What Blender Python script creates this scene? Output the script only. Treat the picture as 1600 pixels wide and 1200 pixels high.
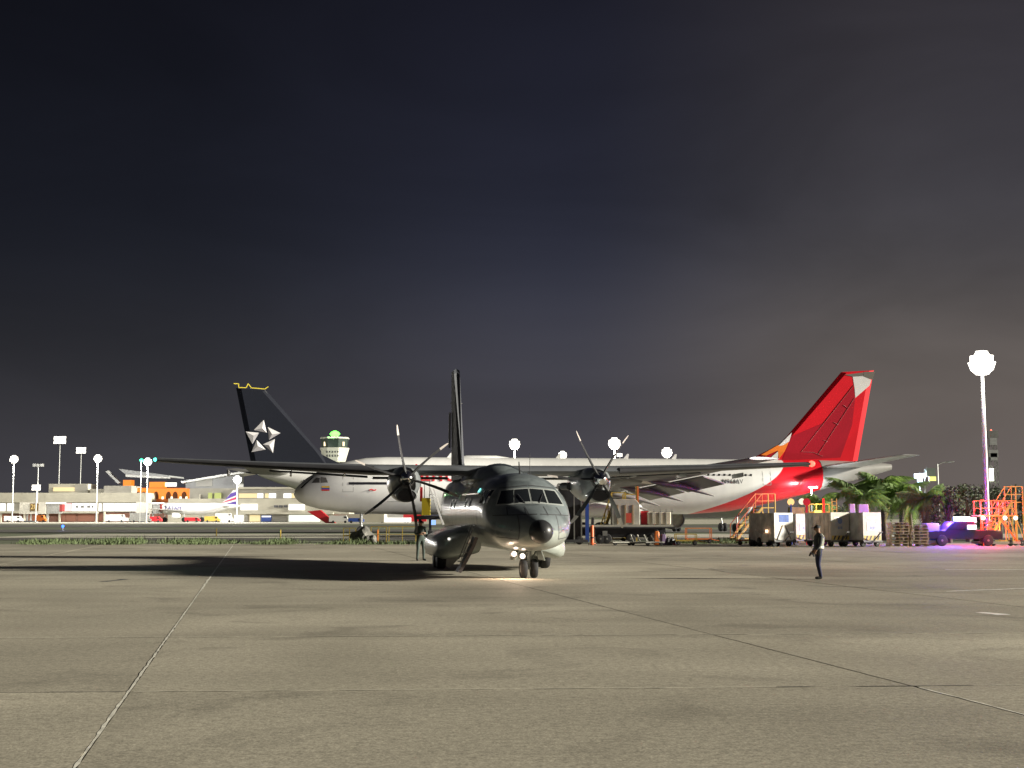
import bpy, bmesh, math, random
from mathutils import Vector, Matrix, Euler
random.seed(7)
S = bpy.context.scene
for o in list(bpy.data.objects): bpy.data.objects.remove(o)
C = S.collection
rad = math.radians

# ---------------------------------------------------------------- camera
FPX = 2080.0; CAM_H = 1.95; PITCH = math.atan(207/FPX)
cam_d = bpy.data.cameras.new('camera'); cam = bpy.data.objects.new('camera', cam_d); C.objects.link(cam)
cam.location = (0, 0, CAM_H); cam.rotation_euler = (rad(90)+PITCH, 0, 0)
cam_d.sensor_width = 36; cam_d.lens = 36*FPX/1600; cam_d.clip_end = 6000; cam_d.clip_start = 0.1
S.camera = cam
# ---------------------------------------------------------------- render settings
S.render.engine = 'CYCLES'
S.cycles.use_denoising = True
S.cycles.sample_clamp_indirect = 4.0
S.cycles.sample_clamp_direct = 0.0
S.cycles.max_bounces = 5; S.cycles.diffuse_bounces = 2; S.cycles.glossy_bounces = 3; S.cycles.transparent_max_bounces = 6
S.cycles.volume_bounces = 0
S.view_settings.view_transform = 'Standard'; S.view_settings.look = 'None'; S.view_settings.gamma = 1
S.view_settings.use_curve_mapping = False
S.view_settings.exposure = 1.0
# ---------------------------------------------------------------- world: night sky with town glow
W = bpy.data.worlds.new('World'); S.world = W; W.use_nodes = True
nt = W.node_tree; nt.nodes.clear()
def wn(t, **k):
    n = nt.nodes.new(t)
    for a, b in k.items(): setattr(n, a, b)
    return n
tc = wn('ShaderNodeTexCoord'); sep = wn('ShaderNodeSeparateXYZ'); nt.links.new(tc.outputs['Generated'], sep.inputs[0])
ramp = wn('ShaderNodeValToRGB'); nt.links.new(sep.outputs['Z'], ramp.inputs[0]); ramp.color_ramp.interpolation = 'B_SPLINE'
def srgb(r, g, b, k=1.0):
    f = lambda c: ((c/255+0.055)/1.055)**2.4 if c/255 > 0.04045 else c/255/12.92
    return (f(r)*k, f(g)*k, f(b)*k, 1)
ramp.color_ramp.elements[0].position = 0.0; ramp.color_ramp.elements[0].color = srgb(67, 66, 71, .5)
ramp.color_ramp.elements[1].position = 0.42; ramp.color_ramp.elements[1].color = srgb(16, 17, 24, .5)
for p, c in ((.05, (62, 61, 66)), (.095, (53, 53, 58)), (.167, (32, 34, 42)), (.236, (26, 28, 37)), (.35, (19, 20, 28))):
    e = ramp.color_ramp.elements.new(p); e.color = srgb(*c, .5)
# town glow: the sky gets brighter and browner towards the right
xr = wn('ShaderNodeMapRange'); nt.links.new(sep.outputs['X'], xr.inputs[0]); xr.inputs[1].default_value = -.4; xr.inputs[2].default_value = .5
fr_ = wn('ShaderNodeValToRGB'); nt.links.new(xr.outputs[0], fr_.inputs[0]); fr_.color_ramp.interpolation = 'EASE'
fr_.color_ramp.elements[0].position = 0; fr_.color_ramp.elements[0].color = (.17, .17, .17, 1)
fr_.color_ramp.elements[1].position = 1; fr_.color_ramp.elements[1].color = (1.0, .84, .62, 1)
for p, c in ((.155, (.19, .19, .19)), (.48, (.39, .38, .40)), (.755, (.98, .83, .62))):
    e = fr_.color_ramp.elements.new(p); e.color = c+(1,)
f5 = wn('ShaderNodeVectorMath', operation='SCALE'); nt.links.new(fr_.outputs[0], f5.inputs[0]); f5.inputs['Scale'].default_value = 5.0
wel = wn('ShaderNodeMapRange', interpolation_type='SMOOTHSTEP'); nt.links.new(sep.outputs['Z'], wel.inputs[0])
wel.inputs[1].default_value = .03; wel.inputs[2].default_value = .17; wel.inputs[3].default_value = .5; wel.inputs[4].default_value = 1
wmix = wn('ShaderNodeMix', data_type='RGBA', blend_type='MULTIPLY'); nt.links.new(wel.outputs[0], wmix.inputs[0])
nt.links.new(ramp.outputs[0], wmix.inputs[6]); nt.links.new(f5.outputs[0], wmix.inputs[7])
noi = wn('ShaderNodeTexNoise'); noi.inputs['Scale'].default_value = 3.0; noi.inputs['Detail'].default_value = 6
cm = wn('ShaderNodeMapping'); cm.inputs['Scale'].default_value = (1, 1, 3.2); nt.links.new(tc.outputs['Generated'], cm.inputs[0]); noi.inputs['Distortion'].default_value = .6
nt.links.new(cm.outputs[0], noi.inputs['Vector'])
nm = wn('ShaderNodeMapRange'); nt.links.new(noi.outputs[0], nm.inputs[0]); nm.inputs[1].default_value = .3; nm.inputs[2].default_value = .7
nm.inputs[3].default_value = .80; nm.inputs[4].default_value = 1.12
vm = wn('ShaderNodeVectorMath', operation='SCALE'); nt.links.new(wmix.outputs[2], vm.inputs[0]); nt.links.new(nm.outputs[0], vm.inputs['Scale'])
sky = wn('ShaderNodeTexSky'); sky.sky_type = 'NISHITA'; sky.sun_disc = False
sky.sun_elevation = rad(1); sky.sun_rotation = rad(90)
sk = wn('ShaderNodeVectorMath', operation='SCALE'); nt.links.new(sky.outputs[0], sk.inputs[0]); sk.inputs['Scale'].default_value = 0.0003
ad = wn('ShaderNodeVectorMath', operation='ADD'); nt.links.new(vm.outputs[0], ad.inputs[0]); nt.links.new(sk.outputs[0], ad.inputs[1])
bg = wn('ShaderNodeBackground'); bg.inputs[1].default_value = 1.0; nt.links.new(ad.outputs[0], bg.inputs[0])
wo = wn('ShaderNodeOutputWorld'); nt.links.new(bg.outputs[0], wo.inputs[0])
# ---------------------------------------------------------------- apron flood: one low lamp direction from the right
SUN_EL, SUN_AZ = rad(15), rad(7)       # az: degrees towards the camera from due right
sd = bpy.data.lights.new('sun', 'SUN'); sun = bpy.data.objects.new('sun', sd); C.objects.link(sun)
sd.energy = 5.0; sd.angle = rad(4.0); sd.color = (1.0, .94, .80)
d = Vector((-math.cos(SUN_EL)*math.cos(SUN_AZ), math.cos(SUN_EL)*math.sin(SUN_AZ), -math.sin(SUN_EL)))
sun.rotation_euler = d.to_track_quat('-Z', 'Y').to_euler(); sun.location = (60, -10, 20)

# ---------------------------------------------------------------- pixel helpers (a pixel gives a direction; Y or the ground gives distance)
CA, SA = math.cos(PITCH), math.sin(PITCH)
def ray(px, py):
    a = (px-800)/FPX; b = (600-py)/FPX
    return Vector((a, CA-b*SA, SA+b*CA))
def P(px, py, Y):
    r = ray(px, py); t = Y/r.y
    return Vector((r.x*t, Y, CAM_H+r.z*t))
def G(px, py, z=0.0):
    r = ray(px, py); t = (z-CAM_H)/r.z
    return Vector((r.x*t, r.y*t, z))
def XX(px, Y): return P(px, 800, Y).x
def ZZ(py, Y): return P(800, py, Y).z

# ---------------------------------------------------------------- materials
MATS = {}
def mat(name, col, rough=.6, metal=0.0, var=0.0, vscale=4.0, bump=0.0, bscale=30.0, coat=0.0, spec=.5, emit=None, estr=0.0, sample=False, alpha=None, trans=0.0):
    if name in MATS: return MATS[name]
    m = bpy.data.materials.new(name); m.use_nodes = True; n = m.node_tree.nodes; l = m.node_tree.links
    b = n['Principled BSDF']
    col4 = tuple(col[:3])+(1,)
    b.inputs['Base Color'].default_value = col4; b.inputs['Roughness'].default_value = rough; b.inputs['Metallic'].default_value = metal
    b.inputs['Coat Weight'].default_value = coat; b.inputs['Coat Roughness'].default_value = .08
    b.inputs['Specular IOR Level'].default_value = spec
    if trans: b.inputs['Transmission Weight'].default_value = trans
    if emit:
        b.inputs['Emission Color'].default_value = tuple(emit[:3])+(1,); b.inputs['Emission Strength'].default_value = estr
        m.cycles.emission_sampling = 'AUTO' if sample else 'NONE'
    if var or bump:
        g = n.new('ShaderNodeTexCoord')
        if var:
            t = n.new('ShaderNodeTexNoise'); t.inputs['Scale'].default_value = vscale; t.inputs['Detail'].default_value = 5
            l.new(g.outputs['Object'], t.inputs['Vector'])
            mr = n.new('ShaderNodeMapRange'); l.new(t.outputs[0], mr.inputs[0]); mr.inputs[1].default_value = .3; mr.inputs[2].default_value = .7
            mr.inputs[3].default_value = 1-var; mr.inputs[4].default_value = 1+var
            v = n.new('ShaderNodeVectorMath'); v.operation = 'SCALE'; v.inputs[0].default_value = col4[:3]; l.new(mr.outputs[0], v.inputs['Scale'])
            l.new(v.outputs[0], b.inputs['Base Color'])
        if bump:
            t2 = n.new('ShaderNodeTexNoise'); t2.inputs['Scale'].default_value = bscale; t2.inputs['Detail'].default_value = 4
            l.new(g.outputs['Object'], t2.inputs['Vector'])
            bp = n.new('ShaderNodeBump'); bp.inputs['Strength'].default_value = bump; bp.inputs['Distance'].default_value = .02
            l.new(t2.outputs[0], bp.inputs['Height']); l.new(bp.outputs[0], b.inputs['Normal'])
    MATS[name] = m
    return m
def glow(name, col, s, sample=False): return mat(name, tuple(c*.25 for c in col), .5, emit=col, estr=s, sample=sample)

# ---------------------------------------------------------------- mesh builder
class MB:
    def __init__(s): s.bm = bmesh.new(); s.mi = 0
    def _f(s, vs):
        try: f = s.bm.faces.new(vs); f.material_index = s.mi; return f
        except ValueError: return None
    def box(s, c, d, M=None, tap=1.0):
        cx, cy, cz = c; x, y, z = d[0]/2, d[1]/2, d[2]/2; vs = []
        for k in (-1, 1):
            t = tap if k > 0 else 1.0
            for i, j in ((-1, -1), (1, -1), (1, 1), (-1, 1)):
                p = Vector((i*x*t, j*y*t, k*z))
                if M: p = M @ p
                vs.append(s.bm.verts.new(p+Vector(c)))
        for q in ((3, 2, 1, 0), (4, 5, 6, 7), (0, 1, 5, 4), (1, 2, 6, 5), (2, 3, 7, 6), (3, 0, 4, 7)): s._f([vs[i] for i in q])
        return s
    def box2(s, a, b):
        a = Vector(a); b = Vector(b); return s.box((a+b)/2, (abs(b.x-a.x), abs(b.y-a.y), abs(b.z-a.z)))
    def loft(s, rings, cap=True, closed=True):
        R = [[s.bm.verts.new(p) for p in r] for r in rings]; n = len(R[0])
        for a, b in zip(R[:-1], R[1:]):
            for i in range(n if closed else n-1):
                s._f([a[i], a[(i+1) % n], b[(i+1) % n], b[i]])
        if cap and closed: s._f(list(reversed(R[0]))); s._f(R[-1])
        return s
    def tube(s, pts, r, n=8, cap=True):
        pts = [Vector(p) for p in pts]; rs = r if isinstance(r, (list, tuple)) else [r]*len(pts); rings = []
        prev = None
        for i, p in enumerate(pts):
            t = (pts[min(i+1, len(pts)-1)]-pts[max(i-1, 0)]).normalized()
            up = Vector((0, 0, 1)) if abs(t.z) < .95 else Vector((1, 0, 0))
            a = t.cross(up).normalized() if prev is None else (prev-t*prev.dot(t)).normalized()
            prev = a; b = t.cross(a)
            rings.append([p+(a*math.cos(2*math.pi*k/n)+b*math.sin(2*math.pi*k/n))*rs[i] for k in range(n)])
        return s.loft(rings, cap)
    def bar(s, a, b, w, h=None):
        a = Vector(a); b = Vector(b); h = h or w; t = (b-a); L = t.length; t.normalize()
        up = Vector((0, 0, 1)) if abs(t.z) < .95 else Vector((0, 1, 0))
        x = t.cross(up).normalized(); y = x.cross(t)
        M = Matrix((x, t, y)).transposed()
        return s.box((a+b)/2, (w, L, h), M)
    def revolve(s, prof, n=20, c=(0, 0, 0), axis='x', cap=True):
        c = Vector(c); rings = []
        for t, r in prof:
            ring = []
            for k in range(n):
                a = 2*math.pi*k/n; u, v = r*math.cos(a), r*math.sin(a)
                ring.append(c+Vector({'x': (t, u, v), 'y': (v, t, u), 'z': (u, v, t)}[axis]))
            rings.append(ring)
        return s.loft(rings, cap)
    def poly(s, pts): s._f([s.bm.verts.new(p) for p in pts]); return s
    def prism(s, pts, off):
        off = Vector(off); a = [s.bm.verts.new(Vector(p)) for p in pts]; b = [s.bm.verts.new(Vector(p)+off) for p in pts]; n = len(a)
        s._f(list(reversed(a))); s._f(b)
        for i in range(n): s._f([a[i], a[(i+1) % n], b[(i+1) % n], b[i]])
        return s
    def mesh(s, name, mats, smooth=False, bevel=0.0):
        bmesh.ops.recalc_face_normals(s.bm, faces=s.bm.faces)
        if bevel: bmesh.ops.bevel(s.bm, geom=list(s.bm.edges), offset=bevel, segments=1, affect='EDGES')
        me = bpy.data.meshes.new(name); s.bm.to_mesh(me); s.bm.free()
        for m in (mats if isinstance(mats, (list, tuple)) else [mats]): me.materials.append(m)
        if smooth:
            for p in me.polygons: p.use_smooth = True
            try: me.set_sharp_from_angle(angle=rad(42))
            except Exception: pass
        return me
    def build(s, name, mats, parent=None, smooth=False, bevel=0.0, loc=None):
        return add(name, s.mesh(name, mats, smooth, bevel), parent, loc)
def add(name, me, parent=None, loc=None, rot=None):
    o = bpy.data.objects.new(name, me); C.objects.link(o)
    if parent: o.parent = parent
    if loc is not None: o.location = loc
    if rot is not None: o.rotation_euler = rot
    return o
def tag(o, label=None, cat=None, group=None, kind=None):
    if label: o['label'] = label
    if cat: o['category'] = cat
    if group: o['group'] = group
    if kind: o['kind'] = kind
    return o
def thing(name, label, cat, loc=(0, 0, 0), rz=0.0, group=None):
    o = bpy.data.objects.new(name, None); C.objects.link(o); o.location = loc; o.rotation_euler = (0, 0, rz); o.empty_display_size = .3
    return tag(o, label, cat, group)
def box(name, a, b, m, parent, bevel=0.0): return MB().box2(a, b).build(name, m, parent, bevel=bevel)
def text(name, s, size, m, parent, M, depth=.01, align='CENTER'):
    cu = bpy.data.curves.new(name, 'FONT'); cu.body = s; cu.size = size; cu.extrude = depth; cu.align_x = align; cu.align_y = 'CENTER'; cu.resolution_u = 3
    t = bpy.data.objects.new(name, cu); C.objects.link(t)
    dg = bpy.context.evaluated_depsgraph_get(); me = bpy.data.meshes.new_from_object(t.evaluated_get(dg)); bpy.data.objects.remove(t)
    me.materials.clear(); me.materials.append(m)
    me.transform(M)
    return add(name, me, parent)
def lamp(name, parent, loc, watts, col=(1, .95, .85), r=.3, spot=None, aim=None):
    ld = bpy.data.lights.new(name, 'SPOT' if spot else 'POINT'); ld.energy = watts; ld.color = col; ld.shadow_soft_size = r
    o = bpy.data.objects.new(name, ld); C.objects.link(o); o.location = loc
    if parent: o.parent = parent
    if spot:
        ld.spot_size = rad(spot); ld.spot_blend = .6
        o.rotation_euler = Vector(aim).to_track_quat('-Z', 'Y').to_euler()
    return o
def copy_tree(o, parent=None):
    c = o.copy(); C.objects.link(c); c.parent = parent
    for ch in o.children: copy_tree(ch, c)
    return c
FRONT = Matrix(((1, 0, 0, 0), (0, 0, -1, 0), (0, 1, 0, 0), (0, 0, 0, 1)))   # text plane facing -Y

# ---------------------------------------------------------------- ground materials
def concrete(name, col, dark, obj_random=True, streak=True, rough=.82):
    m = bpy.data.materials.new(name); m.use_nodes = True; n = m.node_tree.nodes; l = m.node_tree.links; b = n['Principled BSDF']
    g = n.new('ShaderNodeNewGeometry')
    def noise(sc, det, vec, lo, hi, a, c, dist=0.0):
        t = n.new('ShaderNodeTexNoise'); t.inputs['Scale'].default_value = sc; t.inputs['Detail'].default_value = det; l.new(vec, t.inputs['Vector'])
        t.inputs['Distortion'].default_value = dist
        r = n.new('ShaderNodeMapRange'); l.new(t.outputs[0], r.inputs[0])
        for i, v in enumerate((lo, hi, a, c)): r.inputs[i+1].default_value = v
        return t, r
    pos = g.outputs['Position']
    t1, r1 = noise(.16, 6, pos, .3, .7, .80, 1.16, .5)
    t2, r2 = noise(11.0, 7, pos, .25, .75, .72, 1.28)
    t4, r4 = noise(34.0, 3, pos, .25, .75, .66, 1.34)
    mp = n.new('ShaderNodeMapping'); mp.inputs['Scale'].default_value = (.035, .55, 1); mp.inputs['Rotation'].default_value = (0, 0, rad(-4)); l.new(pos, mp.inputs[0])
    t3, r3 = noise(1.0, 6, mp.outputs[0], .35, .68, .90, 1.07, .6)
    def mul(a, c):
        x = n.new('ShaderNodeMath'); x.operation = 'MULTIPLY'; l.new(a, x.inputs[0])
        if isinstance(c, float): x.inputs[1].default_value = c
        else: l.new(c, x.inputs[1])
        return x.outputs[0]
    f = mul(mul(mul(r1.outputs[0], r2.outputs[0]), r3.outputs[0]), r4.outputs[0])
    if obj_random:
        oi = n.new('ShaderNodeObjectInfo'); r = n.new('ShaderNodeMapRange'); l.new(oi.outputs['Random'], r.inputs[0]); r.inputs[3].default_value = .87; r.inputs[4].default_value = 1.10
        f = mul(f, r.outputs[0])
    # oil and rubber stains with a shape of their own
    t5, r5 = noise(.42, 5, pos, .55, .74, 0, 1, 1.2)
    st = n.new('ShaderNodeMapRange'); l.new(r5.outputs[0], st.inputs[0]); st.inputs[3].default_value = 1; st.inputs[4].default_value = dark
    f = mul(f, st.outputs[0])
    v = n.new('ShaderNodeVectorMath'); v.operation = 'SCALE'; v.inputs[0].default_value = col; l.new(f, v.inputs['Scale'])
    l.new(v.outputs[0], b.inputs['Base Color']); b.inputs['Roughness'].default_value = rough; b.inputs['Specular IOR Level'].default_value = .28
    rr = n.new('ShaderNodeMapRange'); l.new(t1.outputs[0], rr.inputs[0]); rr.inputs[1].default_value = .35; rr.inputs[2].default_value = .7; rr.inputs[3].default_value = rough-.14; rr.inputs[4].default_value = rough+.14
    l.new(rr.outputs[0], b.inputs['Roughness'])
    bp = n.new('ShaderNodeBump'); bp.inputs['Strength'].default_value = .5; bp.inputs['Distance'].default_value = .006
    l.new(t4.outputs[0], bp.inputs['Height']); l.new(bp.outputs[0], b.inputs['Normal'])
    return m
M_SLAB = concrete('apron_concrete', (.335, .308, .243), .68)
M_FILL = mat('joint_dark', (.06, .055, .05), .9, var=.4, vscale=3)
M_SEAL = mat('joint_sealant', (.62, .60, .52), .7, var=.35, vscale=5)
M_PAINT = mat('road_paint', (.75, .74, .70), .6, var=.25, vscale=6)
M_ASPH = concrete('asphalt', (.10, .095, .085), .8, False)
M_FAR = concrete('far_concrete', (.46, .44, .36), .8, False)
M_GRASS = mat('grass_field', (.085, .10, .05), .95, var=.45, vscale=.12)
WHITE = mat('white_paint', (.74, .74, .72), .35, var=.06, vscale=.6)
YEL = mat('yellow_paint', (.52, .37, .07), .45, var=.15, vscale=3)
ORG = mat('orange_paint', (.75, .20, .04), .5, var=.15, vscale=3)
BLK = mat('black_paint', (.025, .025, .03), .5, var=.3, vscale=3)
RUB = mat('rubber', (.022, .022, .024), .8, var=.3, vscale=8)
STEEL = mat('galvanised_steel', (.48, .49, .48), .45, .6, var=.15, vscale=3)
DGREY = mat('dark_grey_metal', (.07, .07, .075), .5, .2, var=.25, vscale=2)
MGREY = mat('mid_grey_metal', (.22, .22, .21), .5, .2, var=.2, vscale=2)
RED = mat('red_paint', (.55, .02, .03), .35)
BLUE = mat('blue_paint', (.03, .08, .35), .4)
LAMP = glow('lamp_white', (1, .95, .84), 2.0)
LAMPC = glow('lamp_cool', (.95, .96, 1.0), 2.0)
# ================================================================ GROUND
ground = MB().poly([(-3000, -60, -.06), (3000, -60, -.06), (3000, 4000, -.06), (-3000, 4000, -.06)]).build('ground', M_GRASS)
tag(ground, kind='structure')
g1 = G(201, 1081); g2 = G(1427, 1072)
vdir = (g2-g1).normalized(); SL_A = (g2-g1).length/1.0
udir = Vector(((398-800)/FPX, 1, 0)).normalized()
org = g1.copy()
gfar = G(800, 993)
# spacing along u between the two cross joints
n_v = Vector((-vdir.y, vdir.x, 0))
SL_B = n_v.dot(gfar-org)/n_v.dot(udir)
def gp(i, j): return org+vdir*SL_A*i+udir*SL_B*j
JN, JF, IN, IF = -3, 12, -7, 6
base = MB(); q = [gp(IN, JN), gp(IF, JN), gp(IF, JF), gp(IN, JF)]
base.poly([p+Vector((0, 0, -.022)) for p in q])
apron = base.build('apron', M_FILL); tag(apron, kind='structure')
gap = .011
def slab_mesh():
    a, b = vdir*(SL_A), udir*(SL_B)
    ia = vdir*gap; ib = udir*gap
    c = [ia+ib, a-ia+ib, a+b-ia-ib, ib*-1+b+ia]
    mb = MB(); ch = .008
    inn = [ia*1.9+ib*1.9, a-ia*1.9+ib*1.9, a+b-ia*1.9-ib*1.9, b-ib*1.9+ia*1.9]
    z = lambda P_, h: [p+Vector((0, 0, h)) for p in P_]
    mb.loft([z(c, -.05), z(c, -ch), z(inn, 0)], cap=True)
    return mb.mesh('slab', M_SLAB)
sm = slab_mesh()
for i in range(IN, IF):
    for j in range(JN, JF):
        if j < -1 and not (-1 <= i <= 0): continue
        rp = gp(i+.5, j+.5)
        if rp.y > 8 and abs(rp.x) > rp.y*.40+14: continue
        o = add('slab', sm, apron, gp(i, j)+Vector((0, 0, random.uniform(-.002, .002))))
def strip(name, a, b, w, m, seed, z=.004, taper=False, wob=.5):
    rnd = random.Random(seed); a = Vector(a); b = Vector(b); t = (b-a).normalized(); nrm = Vector((-t.y, t.x, 0)); L = (b-a).length; n = max(2, int(L/.22))
    mb = MB(); prev = None
    for k in range(n+1):
        p = a+(b-a)*k/n; ww = w*(1+rnd.uniform(-wob, wob)); off = nrm*rnd.uniform(-.25, .25)*w
        cur = (mb.bm.verts.new(p+off+nrm*ww/2+Vector((0, 0, z))), mb.bm.verts.new(p+off-nrm*ww/2+Vector((0, 0, z))))
        if prev: mb._f([prev[0], prev[1], cur[1], cur[0]])
        prev = cur
    return mb.build(name, m, apron)
M_SEAL2 = mat('worn_sealant', (.50, .47, .38), .75, var=.3, vscale=4)
for j in range(-2, 11):
    strip('joint_sealant', gp(0, j), gp(0, j+1), .028 if j < 3 else .05, M_SEAL, j)
strip('joint_sealant', gp(1, -1.05), gp(1, -.02), .028, M_SEAL, 50)
for i in range(-2, 3):
    a0 = 0 if i != -1 else 0.0
    if i == -1:
        strip('joint_sealant', gp(-1, 0), gp(-.245, 0), .018, M_SEAL2, 60)
        strip('joint_sealant', gp(-.24, 0), gp(-.006, 0), .035, M_FILL, 61)
    elif i == 0:
        strip('joint_sealant', gp(.006, 0), gp(.82, 0), .030, M_SEAL2, 62); strip('joint_sealant', gp(.82, 0), gp(1.08, 0), .035, M_FILL, 63)
    elif i == 1: strip('joint_sealant', gp(1.1, 0), gp(2, 0), .030, M_SEAL2, 64)
    strip('joint_sealant', gp(i, 1), gp(i+1, 1), .035, M_SEAL2, 70+i)
for j in range(0, 5): strip('joint_sealant', gp(1, j), gp(1, j+1), .022+.006*j, mat('grey_sealant', (.21, .195, .155), .8, var=.4, vscale=2), 80+j, wob=.4, z=.003)
# painted lines on the right
strip('painted_line', G(1476, 890), G(1660, 890), .20, M_PAINT, 90, wob=.15)
strip('painted_line', G(1478, 924), G(1640, 918), .12, M_PAINT, 91, wob=.3)
strip('painted_line', G(1532, 957), G(1566, 961), .28, M_PAINT, 92, wob=.3)
strip('painted_line', G(160, 909), G(196, 905), .22, BLK, 93, wob=.4)
for k, (pa, pb, w) in enumerate((((1110, 888), (1145, 896), .12), ((1260, 915), (1600, 925), .12), ((1000, 893), (1300, 884), .12))):
    strip('rubber_mark', G(*pa), G(*pb), w, mat('rubber_mark', (.25, .235, .19), .8), 95+k, wob=.3, z=.0045)
def sheet(name, m, x0, x1, y0, y1, z):
    o = MB().poly([(x0, y0, z), (x1, y0, z), (x1, y1, z), (x0, y1, z)]).build(name, m); return tag(o, kind='structure')
sheet('service_road', M_ASPH, -300, 300, 113, 124, -.03)
sheet('stand_apron', M_FAR, -50, 90, 125, 152, -.02)  # parking pavement, carried further left to bounce light onto the airliner's nose
sheet('taxiway', M_ASPH, -600, 600, 168, 205, -.03)
sheet('connecting_taxiway', M_ASPH, -700, 700, 252, 300, -.03)
sheet('terminal_apron', M_FAR, -700, 500, 345, 900, -.02)
# weeds in clumps along the apron edge
def weeds(name, label, spans, n, hmin, hmax, seed, m):
    rnd = random.Random(seed); mb = MB()
    for k in range(n):
        x0, x1, ya, yb, dens = rnd.choices(spans, weights=[(s[1]-s[0])*s[4] for s in spans])[0]
        p = G(rnd.triangular(x0, x1), rnd.uniform(ya, yb), 0); p.z = -.05
        pch = .5+.5*math.sin(p.x*.9+1.3*math.sin(p.x*.37)+seed)*math.sin(p.x*.23+2); cl = rnd.random()*1.1*pch
        if rnd.random() > .25+pch: continue
        for _ in range(4):
            h = rnd.uniform(hmin, hmax)*(.22+1.35*cl); a = rnd.uniform(0, 6.28); lean = rnd.uniform(.1, .6)*h; w = rnd.uniform(.012, .04)
            q = p+Vector((rnd.gauss(0, .25), rnd.gauss(0, .25), 0)); t = Vector((math.cos(a), math.sin(a), 0)); s = Vector((-t.y, t.x, 0))*w
            mid = q+t*lean*.4+Vector((0, 0, h*.6)); tip = q+t*lean+Vector((0, 0, h))
            mb.poly([q-s, q+s, mid+s*.8, mid-s*.8]); mb.poly([mid-s*.8, mid+s*.8, tip])
    o = mb.build(name, m); return tag(o, label, None, None, 'stuff')
M_WEED = mat('weeds', (.10, .135, .055), .8, var=.4, vscale=.9)
tag(weeds('weeds', 'low green weeds along the far edge of the apron', [(25, 140, 846, 851, 1.6), (120, 230, 845, 851, 2), (250, 375, 845, 851, 2), (290, 350, 843, 849, 2), (370, 480, 847, 851, 1.2), (480, 600, 848, 851, .5), (560, 700, 848.5, 851, .5)], 5200, .10, .42, 1, M_WEED), cat='weeds')
tag(weeds('weeds', 'green weeds behind the yellow trolley right of the nose', [(1050, 1180, 846, 850, 2), (1120, 1180, 842, 849, 1)], 1100, .12, .4, 2, M_WEED), cat='weeds')

# ================================================================ CARGO AIRCRAFT (foreground)
def camo():
    m = bpy.data.materials.new('grey_camouflage'); m.use_nodes = True; n = m.node_tree.nodes; l = m.node_tree.links; b = n['Principled BSDF']
    tc = n.new('ShaderNodeTexCoord'); sp = n.new('ShaderNodeSeparateXYZ'); l.new(tc.outputs['Object'], sp.inputs[0])
    t = n.new('ShaderNodeTexNoise'); t.inputs['Scale'].default_value = .55; t.inputs['Detail'].default_value = 1; l.new(tc.outputs['Object'], t.inputs['Vector'])
    a = n.new('ShaderNodeMath'); a.operation = 'MULTIPLY_ADD'; l.new(t.outputs[0], a.inputs[0]); a.inputs[1].default_value = 1.0; l.new(sp.outputs['Z'], a.inputs[2])
    r = n.new('ShaderNodeMapRange'); l.new(a.outputs[0], r.inputs[0]); r.inputs[1].default_value = 1.82; r.inputs[2].default_value = 1.88
    mx = n.new('ShaderNodeMix'); mx.data_type = 'RGBA'; l.new(r.outputs[0], mx.inputs[0]); mx.inputs[6].default_value = (.31, .335, .305, 1); mx.inputs[7].default_value = (.165, .19, .197, 1)
    t2 = n.new('ShaderNodeTexNoise'); t2.inputs['Scale'].default_value = .8; t2.inputs['Detail'].default_value = 2; l.new(tc.outputs['Object'], t2.inputs['Vector'])
    r2 = n.new('ShaderNodeMapRange'); l.new(t2.outputs[0], r2.inputs[0]); r2.inputs[1].default_value = .49; r2.inputs[2].default_value = .53
    mx2 = n.new('ShaderNodeMix'); mx2.data_type = 'RGBA'; l.new(r2.outputs[0], mx2.inputs[0]); l.new(mx.outputs[2], mx2.inputs[6]); mx2.inputs[7].default_value = (.112, .13, .136, 1)
    fm = n.new('ShaderNodeMath'); fm.operation = 'MULTIPLY'; l.new(r2.outputs[0], fm.inputs[0]); l.new(r.outputs[0], fm.inputs[1]); l.new(fm.outputs[0], mx2.inputs[0])
    t3 = n.new('ShaderNodeTexNoise'); t3.inputs['Scale'].default_value = 6; t3.inputs['Detail'].default_value = 6; l.new(tc.outputs['Object'], t3.inputs['Vector'])
    r3 = n.new('ShaderNodeMapRange'); l.new(t3.outputs[0], r3.inputs[0]); r3.inputs[3].default_value = .75; r3.inputs[4].default_value = 1.25
    v = n.new('ShaderNodeVectorMath'); v.operation = 'SCALE'; l.new(mx2.outputs[2], v.inputs[0]); l.new(r3.outputs[0], v.inputs['Scale'])
    l.new(v.outputs[0], b.inputs['Base Color']); b.inputs['Roughness'].default_value = .33; b.inputs['Coat Weight'].default_value = .42; b.inputs['Coat Roughness'].default_value = .12
    return m
CAMO = camo()
WINGM = mat('wing_dark_paint', (.12, .128, .14), .42, var=.2, vscale=1, coat=.12)
BOOT = mat('deicing_boot', (.04, .04, .045), .4, var=.2, vscale=2)
RADM = mat('radome_black', (.028, .028, .03), .38, var=.2, vscale=5)
GLASS = mat('cockpit_glass', (.012, .014, .016), .06, spec=.8, coat=.3)
FRAME = mat('window_frame_paint', (.30, .32, .31), .4)
NACM = mat('nacelle_grey', (.20, .215, .225), .3, var=.2, vscale=3, coat=.4)
BLADE = mat('propeller_blade', (.05, .05, .052), .35, var=.2, vscale=6)
TIPM = mat('blade_tip_paint', (.55, .50, .46), .4)
CHROME = mat('polished_metal', (.75, .75, .75), .16, 1.0)

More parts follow.
